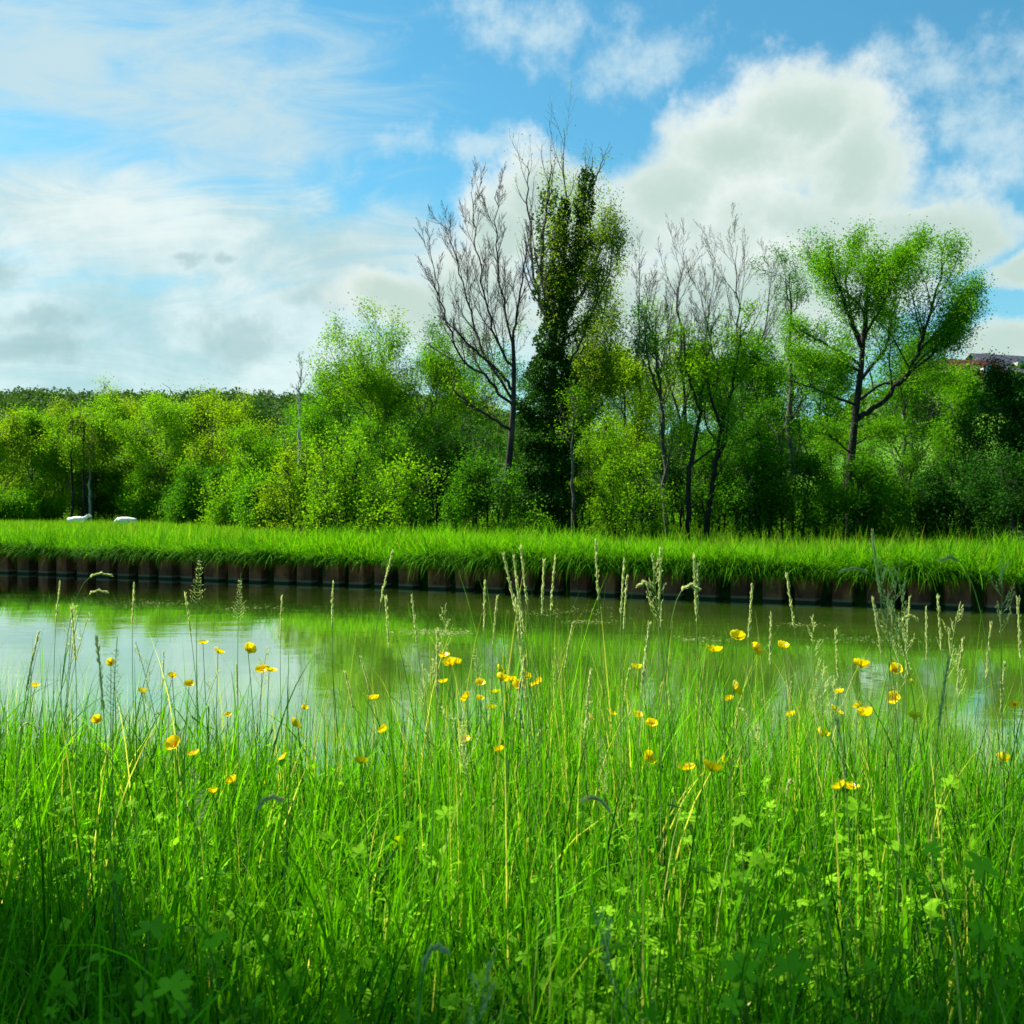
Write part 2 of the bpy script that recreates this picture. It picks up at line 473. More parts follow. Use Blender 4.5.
# ------------------------------------------------------------------ sheet piling along the far bank
def build_wall():
    m, e = new_mat('rusty_steel')
    tc = e.n.new('ShaderNodeTexCoord')
    mp = e.n.new('ShaderNodeMapping'); mp.inputs['Scale'].default_value = (1, 1, .35); e.l.new(tc.outputs['Object'], mp.inputs[0])
    n = e.noise(mp.outputs[0], 3.0, 7, .7)
    n2 = e.noise(mp.outputs[0], 9.0, 6, .7)
    c = e.mix(e.smooth(n, .36, .64), (0.12, 0.038, 0.018), (0.36, 0.125, 0.060))
    c = e.mix(e.smooth(n2, .56, .7), c, (0.035, 0.014, 0.010))
    sp = e.n.new('ShaderNodeSeparateXYZ'); e.l.new(tc.outputs['Object'], sp.inputs[0])
    tide = e.m('MULTIPLY', e.m('SUBTRACT', 1.0, e.smooth(sp.outputs[2], .075, .10)), 0.6)
    wet = e.m('SUBTRACT', 1.0, e.smooth(sp.outputs[2], .035, .05))
    wide = e.noise(tc.outputs['Object'], 0.7, 4, .6)
    c = e.mix(e.m('MULTIPLY', e.smooth(wide, .45, .62), .65), c, (0.030, 0.020, 0.012))
    moss = e.noise(tc.outputs['Object'], 2.3, 6, .7)
    c = e.mix(e.m('MULTIPLY', e.smooth(moss, .56, .68), .7), c, (0.020, 0.045, 0.008))
    c = e.mix(tide, c, (0.24, 0.20, 0.12))
    c = e.mix(wet, c, (0.03, 0.035, 0.014))
    p = e.n.new('ShaderNodeBsdfPrincipled'); e.l.new(c, p.inputs['Base Color']); p.inputs['Roughness'].default_value = .85; p.inputs['Specular IOR Level'].default_value = .2
    bp = e.n.new('ShaderNodeBump'); bp.inputs['Strength'].default_value = .15; bp.inputs['Distance'].default_value = .01; e.l.new(n2, bp.inputs['Height']); e.l.new(bp.outputs[0], p.inputs['Normal'])
    o = e.n.new('ShaderNodeOutputMaterial'); e.l.new(p.outputs[0], o.inputs[0])
    per, dep = 0.62, 0.26
    prof, L = [], -34.0
    rr = np.random.RandomState(3)
    while L < 34:
        w = per * rr.uniform(.90, 1.12)
        w_ = rr.uniform(.46, .66)
        for a, b in ((0, 0), (w_, 0), (w_ + .07, 1), (0.93, 1)):
            prof.append((L + a * w, b * dep * rr.uniform(.8, 1.0)))
        L += w
    prof = np.array(prof)
    ca, sa = math.cos(math.atan(SL)), math.sin(math.atan(SL))
    top = 0.50 + 0.03 * np.repeat(rr.uniform(-1, 1, len(prof) // 4), 4)
    base = np.stack([prof[:, 0] * ca + prof[:, 1] * sa, Y0 - 0.27 - prof[:, 0] * sa + prof[:, 1] * ca], 1)
    n_ = len(prof); V = []
    tn = np.array([sa, ca]) * 0.012
    for zz, off in ((-1.0, 0), (None, 0), (None, 1), (-1.0, 1)):
        for i in range(n_):
            q = base[i] + tn * off
            V.append((q[0], q[1], zz if zz is not None else top[i]))
    f = []
    for r_ in range(3):
        for i in range(n_ - 1):
            f.append((r_ * n_ + i, r_ * n_ + i + 1, (r_ + 1) * n_ + i + 1, (r_ + 1) * n_ + i))
    o = link('sheet_pile_wall', mesh_np('sheet_pile_wall', V, [np.array(f)], m))
    tag(o, 'rusty brown corrugated steel piling holding the far canal bank above the waterline', 'retaining wall')


build_wall()


# ------------------------------------------------------------------ grass
def ribbons(base, h, th0, th1, az, w, segs, rs, rnd, pw=1.6, tipw=0.05):
    """curved blades; th: tilt from vertical at root and added towards the tip"""
    N = len(base)
    t = (np.arange(segs) + .5) / segs
    th = th0[:, None] + th1[:, None] * t[None] ** pw
    dl = (h / segs)[:, None]
    hx = np.concatenate([np.zeros((N, 1)), np.cumsum(np.sin(th) * dl, 1)], 1)
    hz = np.concatenate([np.zeros((N, 1)), np.cumsum(np.cos(th) * dl, 1)], 1)
    c, s = np.cos(az)[:, None], np.sin(az)[:, None]
    pt = np.stack([base[:, 0:1] + hx * c, base[:, 1:2] + hx * s, base[:, 2:3] + hz], -1)
    tw = az + math.pi / 2 + rs.normal(0, .7, N)
    side = np.stack([np.cos(tw), np.sin(tw), np.zeros(N)], -1)[:, None]
    tt = np.linspace(0, 1, segs + 1)
    prof = np.maximum(np.minimum(1, 1.6 * (1 - tt) ** .8) * (0.7 + .6 * np.minimum(tt * 3, .5)), tipw)
    ww = (w[:, None] * prof[None])[..., None] * .5
    V = np.stack([pt - side * ww, pt + side * ww], 2).reshape(N, -1, 3)
    k = 2 * (segs + 1)
    q = np.array([(2 * i, 2 * i + 1, 2 * i + 3, 2 * i + 2) for i in range(segs)])
    Fq = (np.arange(N)[:, None, None] * k + q[None]).reshape(-1, 4)
    return V.reshape(-1, 3), Fq, np.repeat(rnd, k)


def rough_bank_density(px):
    """how thick the tall growth stands across the near bank (from left to right)"""
    return np.interp(px, [0, 120, 330, 430, 520, 620, 700, 860, 1024], [.34, .26, .28, .7, 1.0, .9, .85, .8, .7])


def near_grass():
    rs = np.random.RandomState(21)
    g = Geo()

    def scatter(n, y0, y1):
        y = rs.uniform(y0, y1, n)
        x = rs.uniform(-1, 1, n) * (0.56 * y + 0.35)
        return x, y
    # dense sward, in tufts
    n = 6800
    x, y = scatter(n, 1.15, 5.9)
    ok = (y < yn(x) + 0.10)
    x, y = x[ok], y[ok]
    clump = vnoise(x, y, .16, 31)
    thin = rs.rand(len(x)) < np.clip(.80 + .6 * vnoise(x, y, .11, 36), .25, 1) * np.interp(y, [1.2, 2.2, 3.2], [.5, .7, 1])
    x, y, clump = x[thin], y[thin], clump[thin]
    hgt = 0.50 + .15 * clump + rs.normal(0, .07, len(x))
    lean_a = 1.4 + 2.2 * vnoise(x, y, .55, 37)
    hgt *= 1 - .25 * smst(-.6, .1, y - yn(x))
    tint = vnoise(x, y, .5, 33) * .18
    k = 13
    N = len(x) * k
    bx = np.repeat(x, k) + rs.normal(0, .028, N); by = np.repeat(y, k) + rs.normal(0, .028, N)
    base = np.stack([bx, by, ground_z(bx, by) - .02], 1)
    h = np.repeat(hgt, k) * rs.uniform(.45, 1.25, N)
    w = rs.uniform(.003, .0095, N)
    # thin leaning along with the light wind to the right
    az = np.repeat(lean_a, k) + rs.normal(0, 1.25, N)
    th0 = np.abs(rs.normal(.10, .14, N)); th1 = np.abs(rs.normal(.55, .65, N))
    rnd = np.clip(.40 + np.repeat(tint + rs.normal(0, .16, len(x)), k) + rs.normal(0, .2, N), 0, 1)
    rnd = np.where(rs.rand(N) < .02, 1.0, np.minimum(rnd, .92))
    V, f, r = ribbons(base, h, th0, th1, az, w, 6, rs, rnd); g.add(V, f, r)
    # taller blades and thin culms standing above the sward
    n = 17000
    x, y = scatter(n, 1.5, 5.7)
    pxs = 512 + x / y * F
    keep = (rs.rand(n) < rough_bank_density(pxs) * np.interp(y, [1.5, 2.6, 3.5], [.35, .7, 1.0])) & (y < yn(x) + .12)
    x, y = x[keep], y[keep]; N = len(x)
    base = np.stack([x, y, ground_z(x, y) - .02], 1)
    h = rs.beta(2, 2.2, N) * .66 + .46
    h = h * np.interp(pxs[keep], [380, 500, 640, 900], [.92, 1.14, 1.08, 1.0])
    h = h * (1 + .12 * vnoise(x, y, .3, 5)) * np.interp(y, [1.5, 2.4, 3.2], [.72, .85, 1.0])
    w = np.where(rs.rand(N) < .55, rs.uniform(.0016, .003, N), rs.uniform(.004, .0075, N))
    az = rs.uniform(0, 6.28, N)
    rnd = np.clip(rs.normal(.5, .2, N), 0, .92); rnd = np.where(rs.rand(N) < .13, 1.0, rnd)
    V, f, r = ribbons(base, h, np.abs(rs.normal(.03, .08, N)), np.abs(rs.normal(.25, .4, N)), az, w, 8, rs, rnd, 2.2); g.add(V, f, r)
    # broad blades arching over
    n = 900
    x, y = scatter(n, 1.35, 4.6)
    base = np.stack([x, y, ground_z(x, y) - .02], 1)
    V, f, r = ribbons(base, rs.uniform(.5, .95, n), rs.uniform(.0, .3, n), rs.uniform(.7, 2.2, n), rs.uniform(0, 6.28, n), rs.uniform(.006, .012, n), 11, rs, np.clip(rs.normal(.55, .22, n), 0, .92), 2.4)
    g.add(V, f, r)
    # reedy thin stalks right at the waterline
    n = 13000
    x = rs.uniform(-3.7, 3.4, n); y = yn(x) + rs.normal(-.2, .25, n)
    kp = rs.rand(n) < rough_bank_density(512 + x / y * F) * .9 + .08; x, y = x[kp], y[kp]; n = len(x)
    base = np.stack([x, y, ground_z(x, y) - .02], 1)
    h = (rs.beta(2, 2.3, n) * .9 + .42) * np.interp(512 + x / y * F, [380, 500, 640, 900], [.95, 1.15, 1.08, 1.0]); az = rs.normal(.2, 1.2, n)
    V, f, r = ribbons(base, h, np.abs(rs.normal(.05, .08, n)), np.abs(rs.normal(.3, .35, n)), az, rs.uniform(.002, .0055, n), 8, rs, np.where(rs.rand(n) < .13, 1.0, np.clip(rs.normal(.52, .25, n), 0, .92)), 2.0)
    g.add(V, f, r)
    tag(link('meadow_grass', g.mesh('meadow_grass', M['near'], True)), kind='stuff', label='lush tall green grass covering the near bank')
    # low clover-like leaves at the feet of the grass
    g = Geo()
    x, y = scatter(5200, 1.1, 5.2)
    ok = y < yn(x) - .05; x, y = x[ok], y[ok]
    C = np.stack([x, y, ground_z(x, y) + rs.uniform(.04, .46, len(x))], 1)
    C = np.repeat(C, 3, 0) + rs.normal(0, .016, (len(C) * 3, 3))
    g.leaves(C, .042, .030, rs, np.clip(rs.normal(.45, .2, len(C)), 0, 1), .9)
    tag(link('ground_cover', g.mesh('ground_cover', M['lobe'])), kind='stuff', label='small broad leaves growing low between the grass')


def far_grass():
    rs = np.random.RandomState(8)
    g = Geo()
    # tall fringe on top of the wall
    n = 3900
    s = rs.beta(1.0, 1.7, n) * 5.2 - .05
    x = rs.uniform(-17, 14, n)
    y = yw(x) + s
    big = vnoise(x, y, 1.3, 12)
    th_ = np.clip(.50 + .27 * big + rs.normal(0, .11, n), .2, .95)
    tc_ = .42 + .20 * vnoise(x, y, 1.1, 15) + rs.normal(0, .12, n) + .14 * smst(.3, 2, s)
    k = 26
    N = n * k
    sr = np.repeat(s, k)
    X = np.repeat(x, k) + rs.normal(0, .09, N); Y_ = np.maximum(np.repeat(y, k) + rs.normal(0, .09, N), yw(X) - .12)
    base = np.stack([X, Y_, ground_z(X, np.maximum(Y_, yw(X))) - .03], 1)
    h = np.repeat(th_, k) * rs.uniform(.5, 1.25, N)
    az = np.where(sr < .45, rs.normal(-1.7, 1.0, N), rs.uniform(0, 6.28, N))
    th0 = np.abs(rs.normal(.12, .14, N)); th1 = np.where(sr < .45, rs.uniform(.3, 2.3, N), rs.uniform(.1, 1.2, N))
    rnd = np.clip(np.repeat(tc_, k) + rs.normal(0, .15, N), 0, .92); rnd = np.where(rs.rand(N) < .04, 1, rnd)
    V, f, r = ribbons(base, h, th0, th1, az, rs.uniform(.009, .02, N), 4, rs, rnd); g.add(V, f, r)
    # thin flowering culms rising above
    n = 1000
    x = rs.uniform(-15, 13.5, n); s = rs.uniform(.2, 6, n); y = yw(x) + s
    base = np.stack([x, y, ground_z(x, y)], 1)
    V, f, r = ribbons(base, rs.uniform(.5, 1.0, n), np.abs(rs.normal(.08, .12, n)), rs.uniform(0, .6, n), rs.uniform(0, 6.28, n), rs.uniform(.007, .012, n), 4, rs, np.where(rs.rand(n) < .5, 1.0, .8)); g.add(V, f, r)
    # tussocks bulging out over the edge
    for cx in rs.uniform(-16, 12.5, 300):
        k = rs.randint(70, 210); sz = rs.uniform(.12, .5); lng = rs.choice([.5, .8, 1.0, 1.5, 2.0]) * (1 + .4 * float(vnoise(np.array(cx), np.array(0.), 1.2, 5)))
        x = cx + rs.normal(0, sz, k); y = yw(x) - .16 + rs.uniform(-.10, .16, k)
        base = np.stack([x, y, np.full(k, .46)], 1)
        V, f, r = ribbons(base, rs.uniform(.25, .65, k) * lng, rs.uniform(.2, .9, k), rs.uniform(.8, 2.3, k), rs.normal(-1.85, .7, k), rs.uniform(.01, .02, k), 5, rs,
                          np.clip(rs.normal(.34, .18, k), 0, .92), 1.1)
        g.add(V, f, r)
    tag(link('bank_grass', g.mesh('bank_grass', M['bank'], True)), kind='stuff', label='thick bright green grass fringing the top of the far bank')
    g = Geo()
    n = 5200
    x = rs.uniform(-15, 13, n); y = yw(x) - .26 + rs.uniform(-.05, .1, n)
    dens = vnoise(x, y, 1.1, 77) > -.1
    x, y = x[dens], y[dens]; n = len(x)
    base = np.stack([x, y, np.full(n, .5)], 1)
    V, f, r = ribbons(base, rs.uniform(.08, .34, n), rs.uniform(1.2, 2.2, n), rs.uniform(.9, 1.4, n), rs.normal(-1.85, .4, n), rs.uniform(.004, .010, n), 4, rs, rs.rand(n), 1.0)
    g.add(V, f, r)
    tag(link('dead_grass', g.mesh('dead_grass', M['dry'])), kind='stuff', label='brown dead grass and roots hanging over the rusty wall')
    # the pasture behind
    g = Geo()
    n = 120000
    s = 3 + rs.beta(1.0, 1.35, n) * 78
    y0 = Y0 + s
    x = rs.uniform(-.62, .34, n) * (y0 + 4)
    y = yw(np.clip(x, -60, 60)) + s
    keep = (y > 4) & (np.abs(x / y) < .62); x, y = x[keep], y[keep]; N = len(x)
    base = np.stack([x, y, ground_z(x, y) - .03], 1)
    tus = vnoise(x, y, 2.2, 41)
    h = (.36 + .09 * tus) * rs.uniform(.5, 1.3, N) * np.interp(y, [50, 75], [1, 1.75])
    w = np.interp(y, [24, 100], [.014, .06]) * rs.uniform(.7, 1.3, N)
    rnd = np.clip(.5 + .16 * vnoise(x, y, 6, 42) + rs.normal(0, .18, N), 0, .92); rnd = np.where(rs.rand(N) < .05, 1, rnd)
    V, f, r = ribbons(base, h, np.abs(rs.normal(.1, .12, N)), np.abs(rs.normal(.3, .4, N)), rs.uniform(0, 6.28, N), w, 3, rs, rnd); g.add(V, f, r)
    tag(link('field_grass', g.mesh('field_grass', M['field'], True)), kind='stuff', label='yellow green pasture grass behind the far bank')


near_grass()
far_grass()


def floating_weed():
    rs = np.random.RandomState(12); g = Geo()
    for (px, py, sx, n) in ((436, 632, .30, 260), (452, 634, .16, 90), (590, 622, .2, 80), (700, 640, .25, 90), (250, 608, .3, 80), (150, 604, .4, 110), (880, 640, .3, 90), (800, 625, .2, 60), (560, 612, .5, 110)):
        Yd = EYE * F / (py - HOR); x0 = (px - 512) / F * Yd
        C = np.stack([x0 + rs.normal(0, sx, n), Yd + rs.normal(0, sx * .7, n), rs.uniform(.004, .012, n)], 1)
        a = rs.uniform(0, 6.28, n); l = rs.uniform(.008, .03, n)
        d = np.stack([np.cos(a), np.sin(a), 0 * a], 1) * l[:, None]; q = np.stack([-np.sin(a), np.cos(a), 0 * a], 1) * l[:, None] * .6
        g.add(np.stack([C - d, C + q, C + d, C - q], 1).reshape(-1, 3), np.arange(n * 4).reshape(n, 4), np.repeat(rs.rand(n), 4))
    tag(link('floating_weed', g.mesh('floating_weed', leaf_mat('pale_weed', (.10, .16, .03), (.32, .34, .16), transl=.2))), kind='stuff', label='specks of pale weed and debris floating on the canal')


floating_weed()


# ------------------------------------------------------------------ trees
class Tree:
    def __init__(s, seed, **k):
        s.rs = np.random.RandomState(seed); s.g = Geo(); s.nodes = []
        s.p = dict(nch=(14, 8, 6), ratio=(.45, .45, .45), ang=(.9, .8, .8), seg=(9, 6, 4), up=(.15, .12, .10), wand=.16, leaf_lvl=2, start=(.25, .15, .1), rr=.55, maxlvl=3, sides=(8, 6, 4, 3), minr=.008)
        s.p.update(k)

    def limb(s, pts, r0, r1, lvl, L=None, start=None, n=None, leaf=True):
        """explicit limb through world points, then children"""
        pts = np.asarray(pts, float); k = 5 if len(pts) > 2 else 3
        # Catmull-like resample with a little wobble
        t = np.linspace(0, len(pts) - 1, max(8, (len(pts) - 1) * k + 1))
        q = np.stack([np.interp(t, np.arange(len(pts)), pts[:, a]) for a in range(3)], 1)
        for _ in range(2): q[1:-1] = (q[:-2] + 2 * q[1:-1] + q[2:]) / 4
        ln = np.linalg.norm(np.diff(q, axis=0), axis=1).sum()
        q[1:-1] += s.rs.normal(0, ln * .006, q[1:-1].shape)
        s.g.tube(q, np.linspace(r0, r1, len(q)), s.p['sides'][min(lvl, 3)])
        s.children(q, ln if L is None else L, r0, r1, lvl, start, n)
        if leaf and lvl >= s.p['leaf_lvl']: s.nodes.append(q[1:])
        return q

    def children(s, q, L, r0, r1, lvl, start=None, n=None):
        p = s.p
        if lvl >= p['maxlvl']: return
        rs = s.rs; n = n if n is not None else p['nch'][lvl]; st = p['start'][lvl] if start is None else start
        for i in range(n):
            t = st + (1 - st) * (i + rs.uniform(.1, .9)) / n
            idx = t * (len(q) - 1); i0 = min(int(idx), len(q) - 2); fr = idx - i0
            pos = q[i0] * (1 - fr) + q[i0 + 1] * fr
            d = q[i0 + 1] - q[i0]; d = d / (np.linalg.norm(d) + 1e-9)
            v = rs.normal(size=3); v -= d * v.dot(d); v /= np.linalg.norm(v) + 1e-9
            a = p['ang'][lvl] * rs.uniform(.6, 1.2)
            nd = d * math.cos(a) + v * math.sin(a)
            l = L * p['ratio'][lvl] * rs.uniform(*p.get('var', (.6, 1.2))) * p.get('prof', lambda t_, l_: 1 - .55 * t_)(t, lvl)
            r = min((r0 + (r1 - r0) * t) * p['rr'], l * .03 + .004)
            s.grow(pos, nd, l, max(min(r, l * p.get('thin', .02) + .004), p['minr']), lvl + 1)

    def grow(s, pos, d, L, r, lvl):
        p, rs = s.p, s.rs
        n = p['seg'][min(lvl, len(p['seg'])) - 1] if lvl > 0 else 12
        q = [np.array(pos, float)]; d = np.array(d, float)
        for i in range(n):
            d = d + rs.normal(0, p['wand'], 3); d[2] += p['up'][min(lvl - 1, 2)] if lvl > 0 else .05
            d /= np.linalg.norm(d)
            q.append(q[-1] + d * L / n)
        q = np.array(q)
        s.g.tube(q, np.linspace(r, max(r * .3, p['minr'] * .7), n + 1), p['sides'][min(lvl, 3)])
        if lvl >= p['leaf_lvl']:
            kp = rs.rand(n) < min(1, max(.12, L / n / .09))
            if kp.any(): s.nodes.append(q[1:][kp])
        s.children(q, L, r, r * .35, lvl)

    def crown(s, per, spread, ln, wd=None, keep=None, bias=.3, gap=.55, wl=1.0):
        C = np.concatenate(s.nodes)
        cl = np.repeat(np.concatenate([np.full(len(k), s.rs.normal(0, .13)) for k in s.nodes]), per)
        C = np.repeat(C, per, 0)
        C = C + s.rs.normal(0, spread, C.shape)
        q = C / wl
        ns = (np.sin(q[:, 0] * 2.1 + 1.3 * np.sin(q[:, 2] * 1.7) + 2) + np.sin(q[:, 1] * 2.4 + 1.1 * np.sin(q[:, 0] * 1.9)) + np.sin(q[:, 2] * 2.9 + 1.2 * np.sin(q[:, 1] * 2.2 + 1))) / 3
        k = s.rs.rand(len(C)) < np.clip(1 - gap + gap * 2.2 * (ns + .25), .08, 1); C, cl = C[k], cl[k]
        if keep is not None:
            k = keep(C); C, cl = C[k], cl[k]
        rnd = np.clip(.48 + cl + s.rs.normal(0, .16, len(C)), 0, 1)
        g = Geo(); g.leaves(C, ln, wd or ln * .62, s.rs, rnd, bias)
        return g


def place_tree(name, base, T, crowns, bark, label, cat='tree', group=None):
    """crowns: list of (part name, Geo, material)"""
    root = empty(name, base)
    b = np.array(base)
    T.g.V = [v - b for v in T.g.V]
    link('trunk' if cat == 'tree' else 'branches', T.g.mesh('trunk', bark, True), root)
    for nm, g, m in crowns:
        g.V = [v - b for v in g.V]
        link(nm, g.mesh(nm, m), root)
    return tag(root, label, cat, group)


def gbase(px, Y):
    x = (px - 512) / F * Y
    return np.array([x, Y, float(ground_z(x, Y)) - .05])


def auto_tree(name, px, Y, top, width, kind, label, seed, per=5, ln=.13, spread=.26, bark='bark', trunk=.25, lean=0.0, cat='tree', group=None, prm=None, keep=None, r=None):
    b = gbase(px, Y)
    H = EYE + (HOR - top) / F * Y - b[2]
    W = width / F * Y
    k = dict(start=(trunk, .15, .1), ratio=(.5 * W / H * 1.75, .48, .5), up=(.08, .08, .05), wand=.2, prof=lambda t, l: (1.15 - .6 * t) if l == 0 else (1 - .5 * t))
    k.update(prm or {})
    T = Tree(seed, **k)
    T.limb([b, b + [lean * .3, 0, H * .4], b + [lean * .7, 0, H * .75], b + [lean, 0, H * .96]], r or H * .014 + .03, .02, 0)
    return place_tree(name, b, T, [('crown', T.crown(int(per * 2.7 + .5) if per > 1 else 1, spread, ln * .82, keep=keep, wl=Y / 50), LG[kind])], M[bark], label, cat, group)


def shrub(px, Y, top, width, kind, label, seed, per=5, ln=.09, spread=.14, stems=9, group=None, name='shrub', bark='barkdark'):
    b = gbase(px, Y)
    H = EYE + (HOR - top) / F * Y - b[2]; W = width / F * Y
    T = Tree(seed, nch=(9, 6, 4), ratio=(.34, .5, .5), ang=(.65, .65, .7), start=(.15, .1, .1), leaf_lvl=1, up=(.28, .22, .12), maxlvl=3, wand=.2, prof=lambda t, l: 1.05 - .5 * t, sides=(6, 4, 3, 3))
    T.p.update(nch=(13, 7, 5), ratio=(.30, .5, .5), ang=(.95, .8, .8), start=(.06, .12, .1), leaf_lvl=2, up=(.10, .08, .04), wand=.2, prof=lambda t, l: (1.3 - 1.05 * t) if l == 0 else 1 - .4 * t, var=(.3, 1.5))
    n0 = max(4, min(9, int(W / .5)))
    for i in range(n0):
        q = (i + .5) / n0 * 2 - 1
        ox, oy = q * W * .42 + T.rs.normal(0, .1), T.rs.uniform(-.9, .9)
        hh = H * (1 - .40 * q * q) * T.rs.uniform(.6, 1.08)
        p0 = b + [ox * .7, oy * .6, 0]
        T.limb([p0, p0 + [ox * .1, oy * .1, hh * .5], p0 + [ox * .35 + T.rs.normal(0, .15), oy * .3, hh * .97]], .03 + H * .006, .008, 0, L=hh * T.rs.uniform(.75, 1.1))
    for n_ in T.nodes: n_[:, 2] = np.maximum(n_[:, 2], b[2] + .1)
    return place_tree(name, b, T, [('foliage', T.crown(per, spread * 1.15, ln, gap=.55, wl=Y / 60), LG[kind])], M[bark], label, 'shrub', group)


# half-bare tree left of the poplar
def half_bare():
    Y = 42.0; b = gbase(506, Y)
    T = Tree(101, nch=(9, 14, 10, 6), ratio=(.34, .36, .52, .5), ang=(.6, .5, .55, .6), start=(.2, .12, .1, .1), up=(.10, .12, .10), wand=.055, leaf_lvl=3, maxlvl=4, minr=.0062, thin=.009)

    def L(pp, r0, r1, dy=0, lvl=1, n=None):
        pts = [P(x, y, Y + dy * i / (len(pp) - 1)) for i, (x, y) in enumerate(pp)]
        T.limb(pts, r0, r1, lvl, n=n)
    trunk = [b, P(507, 480, Y), P(511, 440, Y), P(513, 410, Y), P(514, 370, Y), P(513, 340, Y)]
    T.g.tube(trunk, [.18, .15, .13, .11, .09, .07], 9)
    L([(513, 410), (490, 380), (462, 362), (447, 325), (436, 285), (430, 245)], .065, .012, -1.5, n=14)
    L([(512, 400), (480, 352), (468, 300), (455, 255), (447, 228)], .06, .012, 2, n=14)
    L([(514, 372), (496, 340), (484, 290), (476, 240), (471, 192)], .06, .012, 1, n=15)
    L([(514, 360), (507, 320), (498, 270), (495, 230), (497, 190)], .055, .012, -1.5, n=14)
    L([(513, 345), (517, 310), (524, 265), (530, 230)], .06, .012, -2, n=11)
    L([(511, 430), (492, 418), (470, 405), (452, 388)], .07, .02, -2.5, n=7)
    L([(513, 390), (500, 372), (470, 345), (445, 320)], .07, .02, -3, n=8)
    low = T.crown(2, .14, .08, keep=lambda C: (C[:, 2] < P(0, 360, Y)[2]) & (T.rs.rand(len(C)) < .35))
    # bud = T.crown(1, .05, .05, keep=lambda C: (C[:, 2] > P(0, 330, Y)[2]) & (T.rs.rand(len(C)) < .06))
    place_tree('bare_tree', b, T, [('crown', low, LG['olive'])], M['twig'],
               'nearly leafless tree fanning dark limbs leftward beside the ivy-covered poplar')


half_bare()


def poplar():
    Y = 44.0; b = gbase(546, Y)
    T = Tree(55, nch=(10, 9, 6), ratio=(.24, .32, .45), ang=(.55, .6, .6), start=(.12, .1, .1), up=(.30, .25, .15), wand=.1, leaf_lvl=2, minr=.006, thin=.014, prof=lambda t, l: 1 - .4 * t)

    def L(pp, r0, r1, dy=0, lvl=1, n=None):
        pts = [P(x, y, Y + dy * i / (len(pp) - 1)) for i, (x, y) in enumerate(pp)]
        return T.limb(pts, r0, r1, lvl, n=n)
    T.g.tube([b, P(547, 470, Y), P(549, 420, Y), P(551, 380, Y), P(552, 330, Y)], [.36, .32, .27, .24, .2], 9)
    qs = []
    qs.append(L([(551, 380), (556, 320), (563, 260), (566, 200), (564, 128)], .13, .008, 0, n=15))
    qs.append(L([(552, 350), (545, 300), (540, 250), (548, 205), (552, 165)], .13, .02, -1.5, n=13))
    qs.append(L([(553, 340), (570, 290), (580, 240), (584, 205), (586, 168)], .15, .02, 1, n=14))
    qs.append(L([(560, 330), (585, 290), (600, 250), (606, 215)], .10, .02, -1.5, n=12))
    L([(556, 400), (585, 370), (600, 330), (610, 280)], .09, .02, 2, n=12)
    L([(550, 330), (536, 290), (531, 240), (527, 190), (529, 160)], .08, .015, 2, n=10)
    L([(585, 200), (596, 180), (603, 160), (606, 150)], .04, .01, 0, n=6)
    L([(548, 440), (575, 410), (598, 380), (606, 345)], .06, .015, -2, n=13)
    L([(553, 390), (578, 350), (594, 310), (602, 262)], .06, .015, -1, n=14)
    L([(552, 420), (590, 400), (606, 370), (612, 330)], .05, .015, 0, n=12)
    L([(560, 345), (592, 315), (608, 275), (613, 238)], .05, .015, -1, n=14)
    L([(551, 440), (582, 425), (602, 405), (612, 385)], .05, .015, -1, n=12)
    z200 = P(0, 195, Y)[2]

    def kp(C):
        px = 512 + C[:, 0] / C[:, 1] * F; py = HOR - (C[:, 2] - EYE) / C[:, 1] * F
        pr = np.interp(py, [120, 165, 185, 215, 300, 520], [.01, .04, .5, .9, 1, 1]) * np.interp(px, [520, 540, 560], [.10, .35, 1])
        pr = np.where((px < 536) & (py < 320), .03, pr)
        return T.rs.rand(len(C)) < pr
    cr = T.crown(21, .26, .088, keep=kp, gap=.45, wl=.8)
    # ivy sleeves round the trunk and lower limbs
    iv = Geo(); rs = T.rs

    def sleeve(px0, py0, px1, py1, n, r0, r1, wob=.25):
        t = rs.rand(n); a = rs.uniform(0, 6.28, n)
        c = P(px0, py0, Y)[None] * (1 - t[:, None]) + P(px1, py1, Y)[None] * t[:, None]
        rr = (r0 + (r1 - r0) * t) * (1 + wob * np.sin(t * 19 + px0) + wob * .6 * np.sin(t * 43 + 1 + a * 2)) * np.sqrt(rs.uniform(.3, 1, n))
        iv.leaves(c + np.stack([np.cos(a) * rr, np.sin(a) * rr, rs.normal(0, .1, n)], 1), .12, .10, rs, np.clip(rs.normal(.42, .2, n), 0, 1), .1, .5)
    sleeve(541, 532, 546, 440, 15000, 1.5, 1.15)
    sleeve(546, 450, 551, 350, 11000, 1.15, .80)
    sleeve(551, 355, 558, 265, 3800, .7, .45)
    sleeve(558, 275, 565, 200, 1300, .40, .22)
    sleeve(541, 300, 549, 190, 1500, .40, .48)
    sleeve(556, 330, 584, 240, 1900, .5, .45)
    sleeve(582, 250, 587, 170, 1500, .5, .30)
    sleeve(560, 290, 600, 235, 700, .30, .42)
    sleeve(528, 430, 520, 400, 900, .5, .3)
    place_tree('ivy_covered_poplar', b, T, [('crown', cr, LG['olive']), ('ivy', iv, LG['ivy'])], M['bark'],
               'tallest poplar, wrapped in dark ivy with bare twigs at its top')


poplar()


